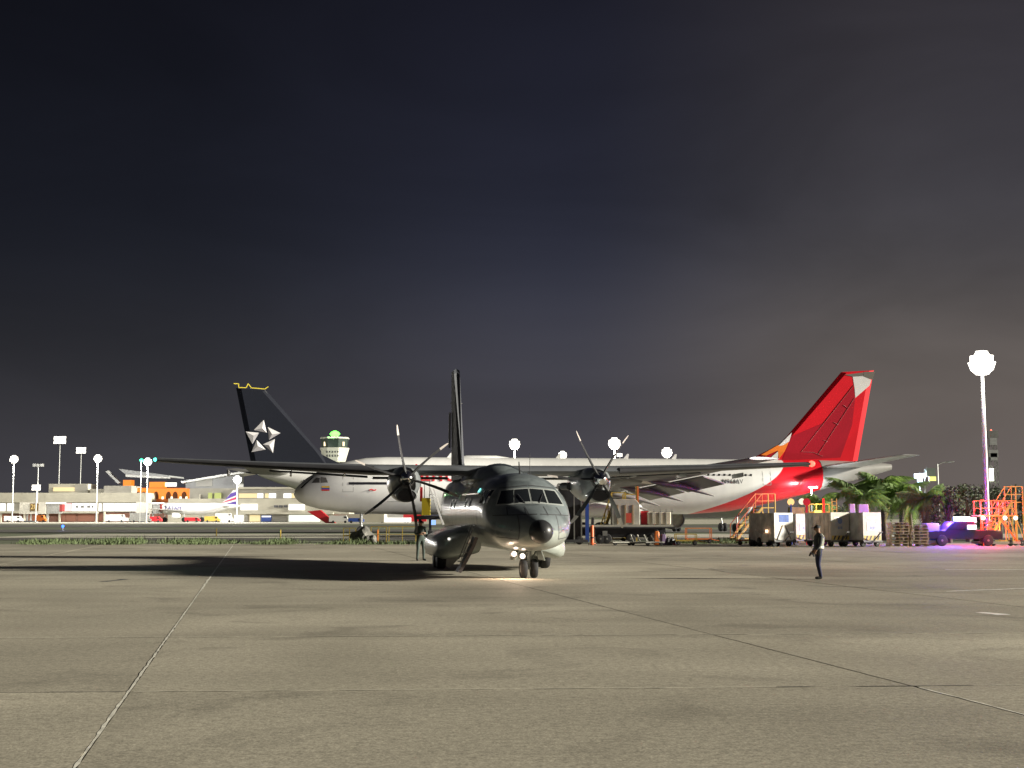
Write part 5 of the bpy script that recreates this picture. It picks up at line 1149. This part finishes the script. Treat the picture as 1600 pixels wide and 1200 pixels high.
# ================================================================ FAR RIGHT: antenna tower, street light, signs
an = thing('antenna_tower', 'dark antenna tower with red top light behind the bright mast', 'antenna tower', (XX(1553, 240), 240, 0))
hz = ZZ(676, 240)
for sx, sy in ((-.6, -.6), (.6, -.6), (.6, .6), (-.6, .6)): MB().bar((sx*1.6, sy*1.6, 0), (sx, sy, hz), .14).build('tower_leg', MGREY, an)
for k in range(9):
    z = hz*k/9; z_ = hz*(k+1)/9; w_ = .6*(1.6-.6*k/9)
    MB().bar((-w_, -w_, z), (w_, -w_, z_), .09).build('brace', MGREY, an); MB().bar((w_, -w_, z), (-w_, -w_, z_), .09).build('brace', MGREY, an)
for py, w_, m in ((679, 1.9, MGREY), (690, 1.3, STEEL), (709, 1.6, STEEL), (714, 1.2, STEEL)):
    MB().box((0, -.8, ZZ(py, 240)), (w_, .4, 1.3)).build('antenna_panel', m, an)
MB().revolve([(hz, .1), (hz+.3, .22), (hz+.6, .1)], 10, axis='z').build('obstruction_light', glow('obstruction_red', (1, .2, .12), .9), an)
MB().box((-.6, -1.1, ZZ(742, 240)), (.7, .2, 2.2)).build('lit_panel', glow('tower_panel', (.95, 1, .75), 3), an)
sl = thing('street_lamp', 'grey street lamp with a curved arm above the palms', 'street lamp', (XX(1467, 150), 150, 0)); zt = ZZ(725, 150)
MB().tube([(0, 0, 0), (0, 0, zt)], [.14, .09], 8).build('pole', STEEL, sl); MB().tube([(0, 0, zt-.1), (.5, 0, zt+.15), (1.3, 0, zt+.25)], .06, 8).build('arm', STEEL, sl); MB().loft([ell(x, 0, zt+.25, a_, b_, b_, 10) for x, a_, b_ in ((1.1, .05, .04), (1.3, .14, .09), (1.9, .10, .06))]).build('lamp_head', STEEL, sl, smooth=True)
fs = thing('floodlight_post', 'cool blue-white floodlight among the palm tops', 'floodlight', (XX(1438, 160), 160, 0)); zt = ZZ(745, 160)
MB().tube([(0, 0, 0), (0, 0, zt)], .10, 8).build('pole', STEEL, fs)
for dx, dz in ((-.35, .1), (.3, .15), (.0, -.35)): MB().box((dx, -.1, zt+dz), (.55, .2, .5)).build('lens', glow('lamp_blue_white', (.62, .78, 1), 1.3), fs)
lamp('flood', fs, (0, -1.2, zt), 2600, (.6, .75, 1), .4)
sn = thing('sign_post', 'grey panel with a yellow lit sign beside the blue floodlight', 'sign', (XX(1456, 158), 158, 0))
MB().bar((-.7, 0, 0), (-.7, 0, ZZ(733, 158)), .1).build('post', STEEL, sn); MB().box((0, -.05, ZZ(738, 158)), (1.1, .1, 1.0)).build('panel', mat('sign_green_grey', (.16, .20, .17), .6), sn); MB().box((.15, -.1, ZZ(748, 158)), (.85, .1, .5)).build('lit_sign', glow('sign_yellow', (.85, .85, .2), .8), sn)
sl2 = thing('street_lamp', 'pale slender lamp post under the red tail', 'street lamp', (XX(1268, 135), 135, 0)); zt = ZZ(762, 135)
MB().tube([(0, 0, 0), (0, 0, zt)], .09, 8).build('pole', STEEL, sl2); MB().box((.2, 0, zt+.05), (.9, .3, .14)).build('lamp_head', glow('lamp_soft', (.85, .95, 1), 2.5), sl2)
lamp('lamp_light', sl2, (.3, -.4, zt-.35), 700, (.9, .95, 1), .2)

# ================================================================ PALMS AND TREES
def palm_leaf_mat(name, c):
    m = mat(name, c, .65, spec=.2, var=.35, vscale=1.3); n = m.node_tree.nodes; l = m.node_tree.links
    tr_ = n.new('ShaderNodeBsdfTranslucent'); tr_.inputs[0].default_value = (c[0]*1.5, c[1]*1.6, c[2], 1); ms = n.new('ShaderNodeMixShader'); ms.inputs[0].default_value = .4
    l.new(n['Principled BSDF'].outputs[0], ms.inputs[1]); l.new(tr_.outputs[0], ms.inputs[2]); l.new(ms.outputs[0], n['Material Output'].inputs[0]); return m
FR = palm_leaf_mat('palm_frond', (.18, .26, .10)); FRD = palm_leaf_mat('palm_frond_dry', (.24, .20, .08)); BARK = mat('palm_bark', (.16, .13, .10), .9, var=.4, vscale=4, bump=.8, bscale=9)
def frond_mesh(seed, L=2.3, droop=1.0, m=None):
    rd = random.Random(seed); mb = MB(); n = 20; pts = []
    for k in range(n+1):
        u = k/n; pts.append(Vector((L*(u-.12*u*u), 0, L*(.42*u-.95*droop*u*u*.9))))
    mb.tube([p for p in pts[::4]], [.035, .03, .024, .016, .010, .005][:len(pts[::4])], 5)
    for k in range(2, n+1):
        p = pts[k]; t = (pts[k]-pts[k-1]).normalized(); u = k/n
        ll = L*.36*math.sin(math.pi*min(1, .18+.82*u)**.8)+.08
        for s in (-1, 1):
            dirv = (t*.55+Vector((0, s, 0))*.8+Vector((0, 0, -.35-rd.uniform(0, .45)))).normalized(); w_ = t*.045
            q = p+dirv*ll*.55+Vector((0, 0, .04)); e = p+dirv*ll+Vector((0, 0, -.16*ll))
            mb.poly([p-w_, p+w_, q+w_*1.1, q-w_*1.1]); mb.poly([q-w_*1.1, q+w_*1.1, e])
    return mb.mesh('frond', m or FR)
FRM = [frond_mesh(k, 2.3, (.55, .85, 1.1, 1.3)[k % 4]) for k in range(4)]; FRDM = frond_mesh(9, 2.1, 1.7, FRD)
def palm(px, py, Y, label, scale=1.0, seed=0, n=15, dry=2):
    scale *= 1.02; n += 6
    rd = random.Random(seed); c = P(px, py, Y); o = thing('palm_tree', label, 'palm tree', (c.x, Y, -.05), 0, 'palms behind the carts'); h = c.z
    lean = rd.uniform(-.3, .3)
    MB().tube([(0, 0, 0), (lean*.3, 0, h*.35), (lean*.8, 0, h*.75), (lean, 0, h)], [.24*scale, .17*scale, .15*scale, .12*scale], 10).build('trunk', BARK, o, smooth=True)
    MB().tube([(lean, 0, h-.5), (lean, 0, h), (lean, 0, h+.35)], [.16, .17, .04], 8).build('crown_shaft', FR, o, smooth=True)
    for k in range(n):
        a = 2.399*k+rd.uniform(-.2, .2); el = rd.uniform(-.35, 1.0)*(1 if k % 3 else .8)
        f = add('frond', FRM[k % 4], o, (lean, 0, h+.1), (0, -el*.75, a)); s_ = scale*rd.uniform(.85, 1.15); f.scale = (s_, s_, s_)
    for k in range(dry):
        f = add('frond', FRDM, o, (lean, 0, h-.05), (0, .75, rd.uniform(3.5, 6.0))); f.scale = (scale, scale, scale)
    return o
palm(1284, 786, 128, 'pale lit palm under the red tail beside the slender lamp post', 1.0, 1, 15, 0)
palm(1330, 768, 112, 'leftmost tall palm behind the belt loader', 1.15, 2, 18, 1)
palm(1352, 782, 106, 'lower palm above the curtain front cart', 1.0, 3, 16, 1)
palm(1381, 762, 112, 'tall bright green palm below the end of the tailplane', 1.25, 4, 20, 1)
palm(1407, 772, 109, 'palm above the left pallet stack', 1.1, 5, 18, 1)
palm(1442, 782, 102, 'palm with drooping yellow fronds above the right pallet stack', 1.1, 6, 18, 5)
palm(1424, 792, 116, 'small palm tucked behind the pallet stacks', .95, 8, 15, 1)
LEAF = mat('tree_leaf', (.06, .085, .035), .6, var=.4, vscale=1.0); TB = mat('tree_bark', (.12, .10, .08), .9, var=.3, vscale=4)
def tree(px, py_top, Y, rx, label, seed, n=2600):
    rd = random.Random(seed); h = ZZ(py_top, Y); o = thing('leafy_tree', label, 'tree', (XX(px, Y), Y, -.05))
    tb = MB(); tb.tube([(0, 0, 0), (.1, 0, h*.35), (0, 0, h*.7)], [.25, .18, .10], 8)
    cl = []
    for k in range(16):
        a = rd.uniform(0, 6.28); r_ = rd.uniform(.3, 1)*rx; z = h*rd.uniform(.35, .95); f_ = math.sin(math.pi*min(1, .25+.7*(z/h)))**.6
        c = Vector((r_*math.cos(a)*f_, r_*math.sin(a)*f_*.8, z)); cl.append((c, rd.uniform(.5, 1.0)*rx*.34)); tb.tube([(0, 0, h*rd.uniform(.25, .55)), c*.6+Vector((0, 0, z*.35)), c], [.07, .05, .02], 5)
    tb.build('trunk', TB, o, smooth=True)
    mb = MB()
    for k in range(n):
        c, r_ = rd.choice(cl); v = Vector((rd.gauss(0, 1), rd.gauss(0, 1), rd.gauss(0, .8))); v = v.normalized()*r_*rd.uniform(.4, 1.1)
        p = c+v; t = Vector((rd.gauss(0, 1), rd.gauss(0, 1), rd.gauss(-.3, .7))).normalized(); s_ = t.cross(Vector((rd.gauss(0, 1), rd.gauss(0, 1), rd.gauss(0, 1)))).normalized(); l_ = rd.uniform(.14, .30)
        mb.poly([p, p+t*l_*.5+s_*l_*.25, p+t*l_, p+t*l_*.5-s_*l_*.25])
    mb.build('crown', LEAF, o)
    return o
tree(1482, 762, 100, 1.7, 'dark leafy tree lit blue and red right of the palms', 21)
tree(1512, 752, 106, 2.2, 'dark leafy tree left of the bright mast pole', 22, 3200)
tree(1562, 755, 130, 2.6, 'dim tree between the bright mast and the stair tower', 23, 3000)
tree(1612, 765, 112, 2.4, 'dark tree at the right picture edge', 24, 2600)
tree(1310, 790, 140, 2.2, 'grey-green bush tree behind the caged lift', 25, 2200); tree(1345, 795, 145, 2.2, 'dim bush tree behind the belt loader', 26, 2000)
# ================================================================ PEOPLE
SKIN = mat('skin', (.28, .16, .10), .55); HAIR = mat('hair', (.015, .012, .01), .6)
def skinned(name, verts, edges, radii, sub=1):
    me = bpy.data.meshes.new(name); me.from_pydata([v for v in verts], edges, []); o = bpy.data.objects.new(name, me); C.objects.link(o)
    sk = o.modifiers.new('skin', 'SKIN'); sb = o.modifiers.new('sub', 'SUBSURF'); sb.levels = sub; sb.render_levels = sub
    for i, r in enumerate(radii):
        d_ = me.skin_vertices[0].data[i]; d_.radius = r if isinstance(r, tuple) else (r, r); d_.use_root = (i == 0)
    dg = bpy.context.evaluated_depsgraph_get(); out = bpy.data.meshes.new_from_object(o.evaluated_get(dg)); bpy.data.objects.remove(o)
    return out
def person(label, loc, rz, h, pose, cols):
    root = thing('person', label, 'person', loc, rz); k = h/1.75
    # local: facing +x, left = +y
    J = pose; names = list(J); idx = {n_: i for i, n_ in enumerate(names)}
    E = [('pelvis', 'waist'), ('waist', 'chest'), ('chest', 'shoulders'), ('shoulders', 'neck'), ('neck', 'head0'), ('head0', 'head1'), ('head1', 'head2')]
    for s in 'LR':
        E += [('pelvis', 'hip'+s), ('hip'+s, 'knee'+s), ('knee'+s, 'ankle'+s), ('ankle'+s, 'heel'+s), ('heel'+s, 'toe'+s), ('shoulders', 'sh'+s), ('sh'+s, 'el'+s), ('el'+s, 'wr'+s), ('wr'+s, 'palm'+s)]
    RAD = dict(pelvis=(.16, .12), waist=(.145, .11), chest=(.165, .12), shoulders=(.12, .09), neck=.058, head0=(.07, .075), head1=(.085, .10), head2=(.06, .07), hip=.092, knee=.062, ankle=.045, heel=.048, toe=.036, sh=.070, el=.050, wr=.034, palm=(.040, .022))
    verts = [Vector(J[n_])*k for n_ in names]; rads = []
    for n_ in names:
        r = RAD.get(n_, RAD.get(n_[:-1])); g_ = 1.0 if n_.startswith(('head', 'neck', 'palm')) else 1.14; rads.append(tuple(x*k*g_ for x in r) if isinstance(r, tuple) else r*k*g_)
    edges = [(idx[a], idx[b]) for a, b in E]
    # fingers: five short chains from each palm
    for s, sy in (('L', 1), ('R', -1)):
        pm = Vector(J['palm'+s])*k; wr = Vector(J['wr'+s])*k; t = (pm-wr).normalized(); side = t.cross(Vector((0, sy, .2))).normalized()
        for f, (o_, ln) in enumerate(((-.030, .062), (-.010, .074), (.011, .070), (.030, .055))):
            a = pm+t*.030*k+side*o_*k; b = a+t*ln*.55*k; c = b+(t*.7+Vector((0, -sy*.5, 0))).normalized()*ln*.5*k
            i0 = len(verts); verts += [a, b, c]; rads += [.010*k, .009*k, .007*k]; edges += [(idx['palm'+s], i0), (i0, i0+1), (i0+1, i0+2)]
        a = pm-t*.01*k-side*.045*k; b = a+(t-side*.5).normalized()*.045*k; i0 = len(verts); verts += [a, b]; rads += [.011*k, .008*k]; edges += [(idx['palm'+s], i0), (i0, i0+1)]
    me = skinned('body', verts, edges, rads, 2)
    top, trou, shoe = cols['top'], cols['trousers'], cols['shoes']
    for m in (top, trou, shoe, SKIN): me.materials.append(m)
    hz_ = Vector(J['neck']).z*k; wz = Vector(J['waist']).z*k-.07*k; palms = [Vector(J['palm'+s])*k for s in 'LR']; wrs = [Vector(J['wr'+s])*k for s in 'LR']
    for p in me.polygons:
        c = p.center; p.use_smooth = True
        arm = min((c-q).length for q in palms) < .115*k
        if c.z > hz_-.01: p.material_index = 3
        elif arm and c.z > .5*k: p.material_index = 3
        elif c.z < .095*k: p.material_index = 2
        elif c.z < wz and all((c-w_).length > .2*k for w_ in wrs): p.material_index = 1
        else: p.material_index = 0
    add('body', me, root)
    H1 = Vector(J['head1'])*k; H0 = Vector(J['head0'])*k; ax = (H1-H0).normalized()
    mb = MB(); mb.loft([[H1+Vector((.095*k+d_*k, y*k, z*k)) for y, z in ((-.016*w_, -.045), (.016*w_, -.045), (.010*w_, .02), (-.010*w_, .02))] for d_, w_ in ((-.03, 1.2), (.012, .9), (.022, .5))]); mb.build('nose', SKIN, root)
    for s in (-1, 1):
        MB().revolve([(-.008*k, .003*k), (0, .011*k), (.008*k, .003*k)], 8, H1+Vector((.092*k, s*.032*k, .022*k))).build('eye', mat('eye_dark', (.03, .02, .02), .3), root)
        MB().revolve([(-.010*k, .01*k), (-.006*k, .03*k), (.008*k, .024*k), (.010*k, .008*k)], 10, H1+Vector((-.01*k, s*.094*k, -.01*k)), 'y').build('ear', SKIN, root, smooth=True)
    MB().box(H1+Vector((.093*k, 0, -.062*k)), (.008*k, .045*k, .012*k)).build('mouth', mat('lips', (.22, .09, .07), .6), root)
    return root, k, H1
def cap_shape(mb, H1, k, z0=.025, r=.108, n=14):
    rings = []
    for u in (0, .3, .6, .85, 1.0):
        rr_ = r*math.cos(u*math.pi/2*.97)**.6; rings.append([H1+Vector((1.12*rr_*math.cos(2*math.pi*i/n)*k-.005*k, .95*rr_*math.sin(2*math.pi*i/n)*k, (z0+.105*u)*k)) for i in range(n)])
    mb.loft(rings)
# man on the right: dark jacket, pale reflective back, navy trousers, facing left
g3 = G(1280, 905)
pose = dict(pelvis=(0, 0, .96), waist=(.0, 0, 1.10), chest=(-.01, 0, 1.27), shoulders=(-.025, 0, 1.42), neck=(-.01, 0, 1.50), head0=(.01, 0, 1.56), head1=(.03, 0, 1.63), head2=(.025, 0, 1.70),
 hipL=(.0, .095, .90), kneeL=(.05, .10, .50), ankleL=(-.03, .10, .10), heelL=(-.04, .10, .05), toeL=(.15, .12, .035), hipR=(0, -.095, .90), kneeR=(.0, -.11, .50), ankleR=(-.08, -.11, .10), heelR=(-.09, -.11, .05), toeR=(.10, -.13, .035),
 shL=(-.03, .19, 1.40), elL=(.02, .25, 1.14), wrL=(.16, .20, .93), palmL=(.20, .19, .87), shR=(-.03, -.19, 1.40), elR=(-.03, -.25, 1.13), wrR=(.10, -.22, .92), palmR=(.14, -.21, .86))
navy = mat('navy_cloth', (.018, .02, .06), .85, var=.2, vscale=8); jack = mat('dark_jacket', (.035, .038, .042), .8, var=.25, vscale=8); shoe = mat('black_shoe', (.012, .012, .012), .4)
pr, k, H1 = person('man in dark jacket with pale reflective vest back, standing right of the aircraft facing left', (g3.x, g3.y, 0), rad(186), 1.68, pose, dict(top=jack, trousers=navy, shoes=shoe))
mb = MB(); cap_shape(mb, H1, k); mb.prism([H1+Vector(v)*k for v in ((.09, -.07, .028), (.19, -.05, .018), (.19, .05, .018), (.09, .07, .028))], (0, 0, .012)); mb.build('cap', mat('black_cap', (.015, .015, .018), .7), pr, smooth=True)
VEST = mat('reflective_vest', (.80, .80, .70), .45, var=.2, vscale=8); VESTD = mat('vest_mesh', (.20, .22, .16), .7, var=.2, vscale=8)
def vest_ring(z, rx, ry, cx, a0, a1, n=14): return [Vector(((cx+rx*math.cos(a0+(a1-a0)*i/n))*k, ry*math.sin(a0+(a1-a0)*i/n)*k, z*k)) for i in range(n+1)]
RZ = [(.99, .165, .215, 0), (1.10, .155, .20, 0), (1.27, .165, .215, -.01), (1.40, .14, .20, -.025), (1.47, .10, .11, -.03)]
vs = MB().loft([vest_ring(z, rx, ry, cx, rad(62), rad(298)) for z, rx, ry, cx in RZ], cap=False, closed=False).build('safety_vest', VESTD, pr, smooth=True)
for z, rx, ry, cx in ((1.03, .172, .22, 0), ): MB().loft([vest_ring(z-.03, rx, ry, cx, rad(60), rad(300)), vest_ring(z+.04, rx, ry, cx, rad(60), rad(300))], cap=False, closed=False).build('reflective_band', VEST, vs)
MB().loft([vest_ring(z, rx+.008, ry+.006, cx, rad(140), rad(220), 6) for z, rx, ry, cx in RZ], cap=False, closed=False).build('reflective_panel', VEST, vs, smooth=True)
MB().tube([Vector((.20, -.20, .86))*k, Vector((.24, -.20, .74))*k], [.022, .03], 8).build('sleeve_cuff', jack, pr)
wd = thing('radio', 'black handheld radio held by the man on the right', 'radio', (g3.x, g3.y, 0), rad(186)); MB().box(Vector((.245, .18, .80))*k, (.045, .03, .14), Matrix.Rotation(.5, 3, 'Y')).build('case', BLK, wd); MB().tube([Vector((.235, .18, .86))*k, Vector((.29, .18, 1.04))*k], .006, 5).build('antenna', BLK, wd)
# crew member on the left in green overalls, hands together in front
g4 = G(657, 876)
pose2 = dict(pelvis=(0, 0, .96), waist=(.0, 0, 1.10), chest=(-.01, 0, 1.27), shoulders=(-.02, 0, 1.42), neck=(-.005, 0, 1.50), head0=(.015, 0, 1.56), head1=(.035, 0, 1.63), head2=(.03, 0, 1.70),
 hipL=(.0, .10, .90), kneeL=(.03, .13, .50), ankleL=(-.02, .15, .10), heelL=(-.03, .15, .05), toeL=(.15, .20, .035), hipR=(0, -.10, .90), kneeR=(.02, -.13, .50), ankleR=(-.03, -.14, .10), heelR=(-.04, -.14, .05), toeR=(.14, -.19, .035),
 shL=(-.02, .20, 1.40), elL=(.04, .27, 1.15), wrL=(.22, .12, 1.18), palmL=(.25, .05, 1.20), shR=(-.02, -.20, 1.40), elR=(.04, -.27, 1.15), wrR=(.22, -.12, 1.14), palmR=(.25, -.05, 1.13))
ov = mat('green_overalls', (.055, .075, .065), .8, var=.25, vscale=8)
pr2, k, H1 = person('crew member in grey-green overalls with folded arms standing left of the aircraft', (g4.x, g4.y, 0), rad(-65), 1.80, pose2, dict(top=ov, trousers=ov, shoes=shoe))
mb = MB(); cap_shape(mb, H1, k, -.005, .107); mb.build('hair', HAIR, pr2, smooth=True)
for s in (-1, 1): MB().revolve([(-.02*k, .02*k), (-.015*k, .05*k), (.015*k, .05*k), (.02*k, .02*k)], 12, H1+Vector((-.005, s*.105*k, 0)), 'y').build('ear_defender', mat('defender_pale', (.6, .5, .48), .5), pr2, smooth=True)
